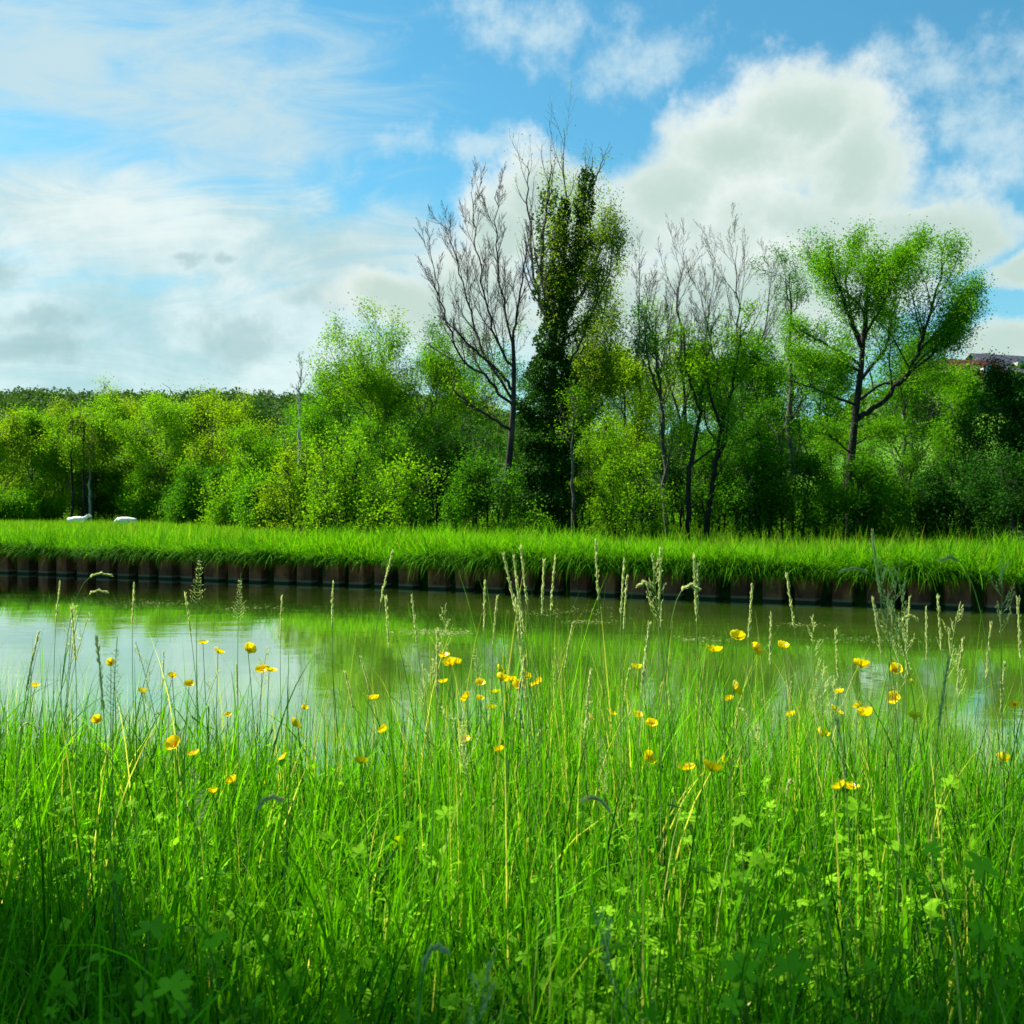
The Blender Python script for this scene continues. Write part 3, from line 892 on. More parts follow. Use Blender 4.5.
def airy():
    Y = 43.0; b = gbase(850, Y)
    T = Tree(77, nch=(10, 11, 7), ratio=(.32, .46, .5), ang=(.8, .7, .7), start=(.3, .2, .15), up=(.08, .06, .04), wand=.16, leaf_lvl=2, minr=.008, thin=.014)

    def L(pp, r0, r1, dy=0, lvl=1, n=None):
        pts = [P(x, y, Y + dy * i / (len(pp) - 1)) for i, (x, y) in enumerate(pp)]
        T.limb(pts, r0, r1, lvl, n=n)
    T.g.tube([b, P(849, 490, Y), P(852, 450, Y), P(856, 410, Y), P(861, 370, Y), P(864, 330, Y)], [.22, .19, .16, .14, .12, .09], 9)
    L([(864, 340), (866, 310), (868, 280), (872, 250)], .12, .02, 0, n=12)
    L([(856, 420), (885, 400), (912, 370), (925, 330), (935, 290), (945, 262)], .12, .02, -1, n=13)
    L([(863, 350), (850, 320), (838, 285), (828, 255)], .09, .02, -1.5, n=12)
    L([(861, 365), (835, 350), (812, 335), (795, 330)], .07, .02, 1, n=10)
    L([(860, 380), (885, 350), (895, 310), (900, 270)], .08, .02, 2, n=12)
    L([(920, 350), (940, 330), (960, 305), (975, 290)], .06, .02, 0, n=10)
    L([(857, 405), (830, 395), (805, 385), (790, 380)], .06, .02, -2, n=9)
    L([(858, 400), (880, 385), (910, 380), (950, 375)], .07, .02, 2.5, n=10)
    L([(865, 335), (880, 310), (890, 290), (905, 262)], .06, .02, -2, n=10)
    L([(866, 300), (885, 275), (902, 252), (925, 244)], .05, .015, 1.5, n=10)
    L([(866, 315), (848, 292), (818, 268), (806, 252)], .05, .015, 1, n=10)
    L([(852, 455), (832, 436), (810, 430)], .04, .012, -1, n=9)
    L([(853, 445), (876, 432), (902, 430)], .04, .012, 1, n=9)
    L([(905, 378), (935, 352), (950, 332), (968, 318)], .05, .015, -1.5, n=10)
    L([(860, 372), (842, 362), (820, 365), (800, 360)], .05, .015, -1, n=9)
    L([(862, 345), (850, 310), (845, 280), (850, 245)], .06, .02, 2, n=10)
    cr = T.crown(26, .27, .086, gap=.55)
    place_tree('airy_tree', b, T, [('crown', cr, LG['fresh'])], M['barkdark'], 'tall airy green tree with a wide lacy crown, left of the red-roofed houses')


airy()


def leafy_trio():
    spec = [(668, 43.5, [(664, 470), (661, 400), (656, 350), (655, 322)], 'bark', 'slim tree with a greyish trunk, leftmost of the trio of upright green trees', 'fresh', 5),
            (687, 42.0, [(690, 470), (700, 410), (707, 370), (712, 325)], 'barkdark', 'upright dark-trunked tree with bright leaf clumps, middle of the three trees right of the poplar', 'bright', 6),
            (706, 41.5, [(712, 480), (722, 430), (735, 380), (742, 318)], 'barkdark', 'leaning dark-trunked tree with bright leaf clumps, rightmost of the three trees right of the poplar', 'bright', 7)]
    for bx, Y, pp, bk, lab, kd, sd in spec:
        b = gbase(bx, Y)
        T = Tree(sd * 13, nch=(12, 7, 5), ratio=(.30, .45, .5), ang=(.8, .7, .7), start=(.22, .25, .1), up=(.12, .10, .06), wand=.2, leaf_lvl=2, minr=.007, thin=.014, var=(.35, 1.3), prof=lambda t, l: 1.25 - .95 * t)
        pts = [b] + [P(x, y, Y) for x, y in pp]
        T.limb(pts, .12, .015, 0, n=13, leaf=False)
        # a forked second leader
        q = [P(*pp[1], Y), P(pp[1][0] - 14, pp[1][1] - 40, Y - 1), P(pp[1][0] - 16, pp[1][1] - 78, Y - 1.5)]
        T.limb(q, .07, .015, 0, n=6, start=.3, L=5.5, leaf=False)
        top = P(0, 450, Y)[2]
        cr = T.crown(8, .24, .10, gap=.95, wl=.6, keep=lambda C: T.rs.rand(len(C)) < np.interp(C[:, 2], [top - 2.5, top], [.25, 1]))
        place_tree('upright_tree', b, T, [('crown', cr, LG[kd])], M[bk], lab)


leafy_trio()


def bare_back():
    spec = [(640, 58, 262, 70, 'bare grey tree behind the trio of green trees, closest to the poplar', 1), (682, 60, 238, 80, 'bare grey tree standing behind the middle of the trio of green trees', 2),
            (738, 59, 236, 75, 'bare tree with the densest twigs, behind the rightmost of the trio of green trees', 3)]
    for px, Y, top, w, lab, sd in spec:
        b = gbase(px, Y); H = EYE + (HOR - top) / F * Y - b[2]
        T = Tree(sd * 7 + 1, nch=(13, 8, 5, 3), ratio=(.36, .42, .5, .5), ang=(.6, .55, .6, .6), start=(.38, .15, .1, .1), up=(.09, .10, .08), wand=.05, leaf_lvl=3, maxlvl=4, minr=.006, thin=.008)
        T.limb([b, b + [.2, 0, H * .35], b + [-.2, 0, H * .7], b + [0, 0, H * .97]], .13, .01, 0)
        T.limb([b + [0, 0, H * .35], b + [-1.3, .5, H * .6], b + [-2.2, .5, H * .85]], .07, .01, 0, L=H * .7, start=.2)
        T.limb([b + [0, 0, H * .38], b + [1.2, -.5, H * .62], b + [1.9, .2, H * .9]], .07, .01, 0, L=H * .7, start=.2)
        cr = T.crown(1, .1, .07, keep=lambda C: T.rs.rand(len(C)) < (.25 if sd == 3 else .03))  # sparse loose buds scattered on the twigs, linked as the crown part
        place_tree('bare_tree', b, T, [('crown', cr, LG['olive' if sd == 3 else 'brown'])], M['twig'], lab)


bare_back()

# middle distance trees and shrubs (px, depth, top row, width, leaf kind, label, seed)
auto_tree('round_tree', 388, 50, 392, 140, 'bright', 'rounded bright green tree left of the half-bare tree, taller than its neighbours', 41, per=5, ln=.12, trunk=.12, prm=dict(nch=(18, 9, 6), ang=(.8, .8, .8), prof=lambda t, l: 1.05 - .5 * t if l else (1.15 - .45 * t)))
auto_tree('round_tree', 350, 54, 402, 90, 'fresh', 'shorter green tree filling the left flank of the rounded bright tree', 42, per=5, ln=.12, trunk=.1, prm=dict(nch=(16, 8, 6)))
auto_tree('round_tree', 432, 52, 378, 105, 'fresh', 'leafy tree half hidden behind the leftward limbs of the half-bare tree', 43, per=4, ln=.12, trunk=.1, prm=dict(nch=(16, 8, 6)))
auto_tree('slender_tree', 790, 52, 262, 75, 'mid', 'loose slender tree between the bare trees and the tall airy tree', 44, per=3, ln=.10, trunk=.2, spread=.2, prm=dict(nch=(18, 7, 5)))
auto_tree('slender_tree', 573, 40, 396, 50, 'bright', 'small tree with a thin bare grey trunk just right of the ivy-covered poplar', 45, per=2, ln=.09, trunk=.58, bark='bark', r=.075, prm=dict(nch=(8, 6, 5)))
auto_tree('round_tree', 625, 56, 372, 95, 'yellow', 'yellow green tree seen low behind the right side of the poplar', 46, per=5, ln=.13, trunk=.08, prm=dict(nch=(15, 8, 6)))
auto_tree('round_tree', 760, 55, 385, 120, 'mid', 'mid green tree behind the dark shrub, under the slender tree', 47, per=5, ln=.13, trunk=.08, prm=dict(nch=(16, 8, 6)))
auto_tree('round_tree', 905, 56, 368, 130, 'mid', 'bushy green tree behind the right limb of the tall airy tree', 48, per=5, ln=.13, trunk=.08, prm=dict(nch=(16, 8, 6)))
auto_tree('round_tree', 965, 50, 402, 90, 'fresh', 'green tree standing below the red-roofed houses', 49, per=4, ln=.12, trunk=.08, prm=dict(nch=(14, 8, 6)))
auto_tree('bare_tree', 938, 62, 352, 80, 'brown', 'brownish thin-leaved tree partly covering the red-roofed houses', 50, per=1, ln=.09, trunk=.2, prm=dict(nch=(15, 8, 6)))
auto_tree('dark_tree', 1015, 41, 402, 90, 'dark', 'very dark dense tree at the far right edge of the bank', 51, per=7, ln=.13, trunk=.05, prm=dict(nch=(18, 9, 6)))

SH = [  # px, Y, top, width, kind, label, seed, per
    (398, 33, 462, 62, 'bright', 'feathery light green shrub closest to the bank, right of its two companions', 61, 4),
    (352, 35, 425, 80, 'bright', 'largest feathery light green shrub, in front of the rounded bright tree', 62, 5),
    (312, 38, 452, 75, 'yellow', 'yellowish feathery shrub under the white birch trunk', 63, 5),
    (445, 46, 425, 80, 'dark', 'dark shrub under the leftward limbs of the half-bare tree', 64, 7),
    (478, 40, 462, 60, 'mid', 'mid green shrub touching the foot of the half-bare tree from the left', 65, 6),
    (600, 47, 410, 90, 'bright', 'bright shrub between the ivy-covered poplar and the trio of trees', 66, 6),
    (628, 38, 462, 64, 'bright', 'low yellow green shrub in front, between the poplar and the trio of trees', 67, 5),
    (530, 39, 512, 34, 'fresh', 'small green shrub at the foot of the ivy-covered poplar', 68, 5),
    (735, 46, 420, 90, 'mid', 'tall mid green shrub behind the rightmost of the trio of trees', 69, 6),
    (782, 40, 432, 125, 'mid', 'broad rounded green shrub just left of the tall airy tree trunk', 70, 7),
    (690, 49, 430, 90, 'dark', 'dark shrub filling the gap behind the trio of trees', 71, 7),
    (900, 44, 425, 130, 'mid', 'broad green shrub right of the tall airy tree trunk', 72, 7),
    (965, 38, 462, 110, 'dark', 'dark shrub between the broad green shrub and the darkest tree', 73, 7),
    (850, 49, 425, 110, 'fresh', 'fresh green shrub behind the trunk of the tall airy tree', 74, 6),
    (1040, 36, 452, 110, 'dark', 'dark shrub cut by the right edge, before the darkest tree', 75, 7),
    (860, 38, 462, 80, 'mid', 'low green shrub at the foot of the tall airy tree', 76, 7),
    (560, 55, 400, 120, 'mid', 'green shrubbery tree showing behind the poplar trunk', 77, 6),
    (380, 44, 432, 90, 'fresh', 'fresh green shrub directly under the rounded bright tree', 78, 6),
]
for (px, Y, top, w, kd, lab, sd, per) in SH:
    top -= 10 if top > 425 and px != 530 else 0
    shrub(px, Y, top, w * 1.3, kd, lab, sd, per=per + 1, ln=.088, spread=.21)

# wood at the edge of the pasture, far left
FW = [  # px, Y, top, width, kind, label
    (-10, 96, 418, 80, 'yellow', 'yellow green tree cut by the left edge of the wood'),
    (32, 99, 413, 60, 'bright', 'bright rounded tree, second from the left end of the wood'),
    (62, 102, 407, 60, 'olive', 'thin olive tree behind the dark gap in the wood'),
    (92, 97, 404, 62, 'bright', 'bright tree above the tall bare trunks behind the cows'),
    (128, 100, 398, 66, 'yellow', 'yellow green tree behind the right cow'),
    (163, 93, 408, 84, 'bright', 'broad bright tree right of the right cow'),
    (196, 96, 404, 76, 'yellow', 'tall yellow green tree in the middle of the wood'),
    (232, 90, 418, 70, 'yellow', 'yellow crowned tree right of the middle of the wood'),
    (262, 86, 436, 66, 'bright', 'lower bright tree left of the white birch trunk'),
    (285, 84, 442, 60, 'fresh', 'fresh green tree touching the white birch trunk'),
    (322, 88, 420, 70, 'fresh', 'green tree between the white birch and the rounded bright tree'),
    (245, 120, 402, 56, 'dark', 'dark round tree on the hillside field behind the wood'),
    (360, 95, 405, 90, 'mid', 'green tree far behind the feathery shrubs'),
    (470, 92, 400, 110, 'mid', 'far green tree seen through the half-bare tree'),
    (660, 90, 400, 130, 'yellow', 'far yellow green tree seen between the trunks of the trio'),
    (820, 85, 395, 130, 'mid', 'far green tree seen through the tall airy tree'),
    (560, 90, 405, 120, 'mid', 'far green tree hidden mostly by the ivy-covered poplar'),
    (740, 88, 400, 110, 'fresh', 'far green tree behind the slender tree'),
]
for i, (px, Y, top, w, kd, lab) in enumerate(FW):
    auto_tree('wood_tree', px, Y, top + 24 if px < 330 else top, w * 1.3, kd, lab, 200 + i, per=6, ln=.20, spread=.42, trunk=.06, group='trees at the edge of the pasture', prm=dict(nch=(15, 7, 5), minr=.02))
for i, (px, Y, top, w, kd, lab) in enumerate([
    (36, 95, 476, 60, 'bright', 'rounded bright bush on the pasture left of the cows'), (5, 88, 488, 44, 'fresh', 'small green bush at the left end of the pasture'),
    (108, 98, 448, 64, 'mid', 'darker green bush right behind the gap between the cows'), (165, 92, 462, 74, 'fresh', 'spreading green bush right of the cows'),
    (205, 80, 458, 80, 'mid', 'mid green bush in front of the middle of the wood'), (245, 70, 462, 80, 'bright', 'bright bush before the right part of the wood'),
        (280, 60, 470, 70, 'fresh', 'green bush nearest the bank left of the feathery shrubs'), (22, 104, 458, 90, 'dark', 'dark undergrowth bush behind the rounded bright bush')]):
    shrub(px, Y, top, w * 1.25, kd, lab, 300 + i, per=7, ln=.15, spread=.36, name='bush', group='bushes along the wood')
# bare trunks in the dark gap
for i, (px, top, lab) in enumerate([(72, 420, 'thin dark trunk, left one in the dark gap of the wood'), (84, 415, 'thin brown trunk, middle one in the dark gap of the wood'), (90, 440, 'pale birch trunk, right one in the dark gap of the wood')]):
    auto_tree('thin_tree', px, 93 + i, top, 26, 'olive', lab, 330 + i, per=2, ln=.18, trunk=.6, bark='barkpale' if i == 2 else 'barkdark', r=.14, prm=dict(nch=(7, 5, 4), minr=.02))


def birch():
    Y = 78; b = gbase(299, Y)
    T = Tree(91, nch=(12, 5, 4), ratio=(.16, .45, .5), ang=(.8, .7, .7), start=(.55, .1, .1), up=(.15, .1, .1), maxlvl=2, leaf_lvl=2, minr=.02)
    T.limb([b, P(299, 455, Y), P(300, 400, Y), P(302, 362, Y)], .19, .02, 0)
    place_tree('birch_tree', b, T, [('crown', T.crown(1, .1, .1, keep=lambda C: T.rs.rand(len(C)) < .5), LG['olive'])], M['barkpale'], 'white-trunked leafless birch rising above the light green shrubs')


birch()


# far wooded hills: one mass
def hill_wood():
    rs = np.random.RandomState(66); g = Geo()
    n = 6500
    y = 130 + 450 * rs.rand(n) ** .8; x = rs.uniform(-.62, .62, n) * y
    field_gap = (vnoise(x, y, 45, 90) > .42) & (y < 470)
    x, y = x[~field_gap], y[~field_gap]; n = len(x)
    z = ground_z(x, y)
    ht = rs.uniform(4, 9.5, n); rad = rs.uniform(2.4, 5.0, n)
    k = 60
    v = rs.normal(size=(n, k, 3)); v /= np.linalg.norm(v, axis=2)[..., None]
    v *= rs.uniform(.75, 1.1, (n, k, 1)); v[..., 2] = np.abs(v[..., 2]) * 1.0 - .25
    C = np.stack([x, y, z + ht * .45], 1)[:, None] + v * np.stack([rad, rad, ht * .55], 1)[:, None]
    tone = np.clip(.45 + .22 * vnoise(x, y, 25, 3) + rs.normal(0, .17, n), 0, 1)
    g.leaves(C.reshape(-1, 3), 1.15, .9, rs, np.clip(np.repeat(tone, k) + rs.normal(0, .08, n * k), 0, 1), .4)
    m = leaf_mat('far_wood_leaves', (0.012, 0.050, 0.012), (0.085, 0.17, 0.02), transl=.25)
    tag(link('distant_wood', g.mesh('distant_wood', m)), kind='stuff', label='far-off mixed wood covering the low hills')


hill_wood()


# ------------------------------------------------------------------ houses on the right slope
def box(g, x0, x1, y0, y1, z0, z1):
    V = [(x0, y0, z0), (x1, y0, z0), (x1, y1, z0), (x0, y1, z0), (x0, y0, z1), (x1, y0, z1), (x1, y1, z1), (x0, y1, z1)]
    g.add(V, [(0, 1, 5, 4), (1, 2, 6, 5), (2, 3, 7, 6), (3, 0, 4, 7), (4, 5, 6, 7), (3, 2, 1, 0)])


M['redroof'] = solid_mat('red_roof_tiles', (0.06, 0.012, 0.010), (0.11, 0.024, 0.020), 1.2, stretch=(1, 1, 3))
M['greyroof'] = solid_mat('grey_slate_roof', (0.05, 0.05, 0.07), (0.10, 0.10, 0.13), 1.2)
M['render'] = solid_mat('house_render', (0.22, 0.21, 0.19), (0.32, 0.30, 0.27), .8)
M['pane'] = solid_mat('window_glass', (0.03, 0.04, 0.05), (0.06, 0.07, 0.08), 1, rough=.15, bump=0, spec=.6)
M['white'] = solid_mat('white_paint', (0.4, 0.4, 0.4), (0.5, 0.5, 0.5), 1, bump=0)
M['brick'] = solid_mat('chimney_brick', (0.2, 0.07, 0.04), (0.3, 0.12, 0.08), 4)


def house(px, Y, ridge_py, wid, roof, label, rz, seed):
    x = (px - 512) / F * Y; zr = EYE + (HOR - ridge_py) / F * Y
    hw, hr, dp = 3.2, 3.0, 8.0
    z0 = zr - hw - hr
    root = empty('house', (x, Y, z0)); root.rotation_euler.z = rz
    w = wid / 2
    g = Geo(); box(g, -w, w, 0, dp, -8, hw)
    g.add([(-w, 0, hw), (-w, dp, hw), (-w, dp / 2, hw + hr - .1), (w, 0, hw), (w, dp, hw), (w, dp / 2, hw + hr - .1)], [(0, 1, 2), (3, 5, 4)])
    link('wall', g.mesh('wall', M['render']), root)
    g = Geo(); e_ = .5; t = .22
    for s_, ye in ((0, -e_), (1, dp + e_)):
        ze = hw - e_ * hr / (dp / 2)
        V = [(-w - e_, ye, ze), (w + e_, ye, ze), (w + e_, dp / 2, hw + hr), (-w - e_, dp / 2, hw + hr)]
        V += [(a, b, c + t) for a, b, c in V]
        g.add(V, [(0, 1, 2, 3), (4, 5, 6, 7), (0, 1, 5, 4), (1, 2, 6, 5), (2, 3, 7, 6), (3, 0, 4, 7)])
    ro = link('roof', g.mesh('roof', M[roof]), root)
    g = Geo(); box(g, -w * .45, -w * .45 + .9, dp / 2 + .6, dp / 2 + 1.3, hw + hr - 1.2, hw + hr + .45)
    link('chimney', g.mesh('chimney', M['brick']), ro)
    for wx in (-w * .55, 0.1, w * .5):
        g = Geo(); box(g, wx - .6, wx + .6, -.06, -.003, .9, 2.3)
        fr = link('window', g.mesh('window', M['white']), root)
        g = Geo(); box(g, wx - .5, wx - .04, -.09, -.061, 1.0, 2.2); box(g, wx + .04, wx + .5, -.09, -.061, 1.0, 2.2)
        link('pane', g.mesh('pane', M['pane']), fr)
    # dormer on the front slope
    g = Geo(); dz = hw + hr * .25
    g.add([(-.9 + 1.5, 1.0, dz - .4), (.9 + 1.5, 1.0, dz - .4), (.9 + 1.5, 1.0, dz + 1.0), (0 + 1.5, 1.0, dz + 1.7), (-.9 + 1.5, 1.0, dz + 1.0)], np.array([[0, 1, 2, 4]]))
    g.add([(-.9 + 1.5, 1.0, dz + 1.0), (.9 + 1.5, 1.0, dz + 1.0), (1.5, 1.0, dz + 1.7)], np.array([[0, 1, 2]]))
    box(g, .62, 2.38, 1.02, 3.0, dz - .4, dz + .98)
    link('dormer', g.mesh('dormer', M['white']), ro)
    return tag(root, label, 'house', 'houses on the slope')


house(985, 150, 358, 9, 'redroof', 'house with a red tiled roof between the leftmost red house and the grey roof', .25, 1)
house(945, 152, 361, 8, 'redroof', 'leftmost red-roofed house, half hidden by twigs of a brownish tree', -.1, 2)
house(1020, 165, 353, 11, 'greyroof', 'house with a grey slate roof at the right edge', .35, 3)


# ------------------------------------------------------------------ cows
def skin_body(name, joints, edges, mat, parent, root=0):
    me = bpy.data.meshes.new(name)
    me.from_pydata([j[:3] for j in joints], edges, [])
    o = bpy.data.objects.new(name, me); COL.objects.link(o)
    sk = o.modifiers.new('skin', 'SKIN'); sk.use_smooth_shade = True
    for i, j in enumerate(joints):
        r = j[3]
        me.skin_vertices[0].data[i].radius = (r, r) if np.isscalar(r) else r
    me.skin_vertices[0].data[root].use_root = True
    o.modifiers.new('sub', 'SUBSURF').render_levels = 2
    dg = bpy.context.evaluated_depsgraph_get()
    ev = bpy.data.meshes.new_from_object(o.evaluated_get(dg))
    bpy.data.objects.remove(o)
    ev.materials.clear(); ev.materials.append(mat)
    return link(name, ev, parent)


M['hide'] = solid_mat('cream_hide', (0.80, 0.77, 0.70), (0.88, 0.86, 0.80), 3, bump=.1)
M['nose'] = solid_mat('pink_muzzle', (0.35, 0.2, 0.17), (0.45, 0.28, 0.24), 3, bump=0)


def cow(px, Y, back_py, face, grazing, label):
    """side-on white cow; face = +1 looks right"""
    b = gbase(px, Y)
    H = EYE + (HOR - back_py) / F * Y - b[2] - .0
    s = H / 1.42
    root = empty('cow', b); root.rotation_euler.z = 0 if face > 0 else math.pi
    root.scale = (s, s, s)
    hd = [(1.25, 0, .85, .15), (1.5, 0, .45, .12), (1.62, 0, .25, .09)] if grazing else [(1.15, 0, 1.45, .17), (1.38, 0, 1.52, .15), (1.66, 0, 1.38, .09)]
    J = [(-.85, 0, 1.12, .26), (-.45, 0, 1.06, .36), (.1, 0, 1.02, .40), (.6, 0, 1.08, .35), (.88, 0, 1.16, .25)] + hd
    E = [(0, 1), (1, 2), (2, 3), (3, 4), (4, 5), (5, 6), (6, 7)]
    for sy in (-.2, .2):
        k = len(J)
        J += [(.66, sy, .66, .13), (.68, sy, .38, .07), (.66, sy, .12, .05), (.70, sy, .04, .06)]
        E += [(3, k), (k, k + 1), (k + 1, k + 2), (k + 2, k + 3)]
        k = len(J)
        J += [(-.72, sy, .72, .17), (-.66, sy, .56, .11), (-.88, sy, .40, .065), (-.84, sy, .12, .05), (-.80, sy, .04, .06)]
        E += [(0, k), (k, k + 1), (k + 1, k + 2), (k + 2, k + 3), (k + 3, k + 4)]
    k = len(J)
    J += [(-1.1, 0, 1.22, .05), (-1.2, 0, .95, .03), (-1.2, 0, .6, .045)]
    E += [(0, k), (k, k + 1), (k + 1, k + 2)]
    hx, _, hz, _ = hd[1]
    for sy in (-1, 1):
        k = len(J)
        J += [(hx - .10, sy * .14, hz + .10, .05), (hx - .16, sy * .30, hz + .10, .045)]
        E += [(6, k), (k, k + 1)]
    skin_body('body', J, E, M['hide'], root, 2)
    for sy in (-1, 1):
        g = Geo(); g.tube([(hx - .06, sy * .08, hz + .12), (hx - .02, sy * .16, hz + .2), (hx + .03, sy * .17, hz + .28)], [.025, .018, .006], 6)
        link('horn', g.mesh('horn', M['stem_dry'], True), root)
    return tag(root, label, 'cow', 'white cows grazing')


M['stem_dry'] = solid_mat('horn_cream', (0.4, 0.35, 0.25), (0.55, 0.5, 0.4), 3, bump=0)
cow(77, 84, 516.5, 1, False, 'white cow with raised head, left of the two in the pasture')
cow(126, 83, 517, -1, True, 'white cow grazing head down, right of the two in the pasture')


# ------------------------------------------------------------------ buttercups
def depth_for(py, rs):
    """a depth on the near bank at which a stem of believable height reaches row py"""
    for _ in range(80):
        d = rs.uniform(2.2, 4.4)
        z = EYE + (HOR - py) / F * d
        if .42 < z - .5 < 1.0: return d
    return 2.6


def curve_pts(a, b, bow, n=9):
    t = np.linspace(0, 1, n)[:, None]
    return a * (1 - t) + b * t + np.array(bow)[None] * (np.sin(t * math.pi) * 1.0)


def flower_mesh(size, closed, seed):
    """five glossy rounded petals in a cup, and a dome of stamens"""
    rs = np.random.RandomState(seed); g = Geo()
    R = size / 2; up = .35 + closed
    for k in range(5):
        a0 = k / 5 * 2 * math.pi + rs.normal(0, .06)
        rows = [(0.12, .14), (.4, .48), (.75, .66), (.95, .50), (1.03, .18)]
        V = []
        for (t, w) in rows:
            rr = R * t * math.cos(up * .6 * t); zz = R * (math.sin(up * t) * .85 * t + .02)
            for sgn in (-1, 0, 1):
                ww = w * R * sgn
                V.append((rr * math.cos(a0) - ww * math.sin(a0), rr * math.sin(a0) + ww * math.cos(a0), zz + (R * .16 * t if sgn else 0)))
        f = [(3 * i + j, 3 * i + j + 1, 3 * i + j + 4, 3 * i + j + 3) for i in range(4) for j in range(2)]
        g.add(V, f, rs.uniform(.2, .9))
    s = Geo()
    for k in range(26):
        r_ = R * .30 * math.sqrt(rs.rand()); a = rs.uniform(0, 6.28)
        p = np.array([r_ * math.cos(a), r_ * math.sin(a), 0]); q = p * 1.25 + [0, 0, R * .38]
        s.tube([p, q, q + [0, 0, R * .06]], [R * .02, R * .022, R * .05], 4, rs.rand())
    s.tube([(0, 0, 0), (0, 0, R * .2), (0, 0, R * .3)], [R * .18, R * .17, R * .05], 7, .3)
    return g.mesh('petals', M['petal'], True), s.mesh('stamens', M['stamen'])


FLOWERS = [flower_mesh(1.0, c, i) for i, c in enumerate((.2, .45, .7, .35))]


def lobed_leaf(g, c, size, yaw, pitch, rs, rnd):
    """palmate leaf with deep toothed lobes"""
    pts = [(0, 0)]; n = 5
    for k in range(n):
        am = -1.9 + 3.8 * k / (n - 1); L = 1.0 - .22 * abs(am) / 1.9
        for da, rr in ((-.44, .50), (-.36, .66), (-.30, .64), (-.25, .84), (-.17, .80), (-.13, .96), (-.04, .89), (0, 1.0), (.05, .88), (.13, .95), (.17, .79), (.26, .83), (.31, .64), (.37, .66), (.44, .50)):
            pts.append((rr * L * math.sin(am + da), rr * L * math.cos(am + da)))
    q = np.array(pts) * size * .5
    z = -.35 * (q ** 2).sum(1) / size
    V = np.stack([q[:, 0], q[:, 1] * math.cos(pitch) - z * math.sin(pitch), q[:, 1] * math.sin(pitch) + z * math.cos(pitch)], 1)
    cy_, sy_ = math.cos(yaw), math.sin(yaw)
    V = np.stack([V[:, 0] * cy_ - V[:, 1] * sy_, V[:, 0] * sy_ + V[:, 1] * cy_, V[:, 2]], 1) + c
    f = np.array([(0, i, i + 1) for i in range(1, len(pts) - 1)])
    g.add(V, f, rnd)


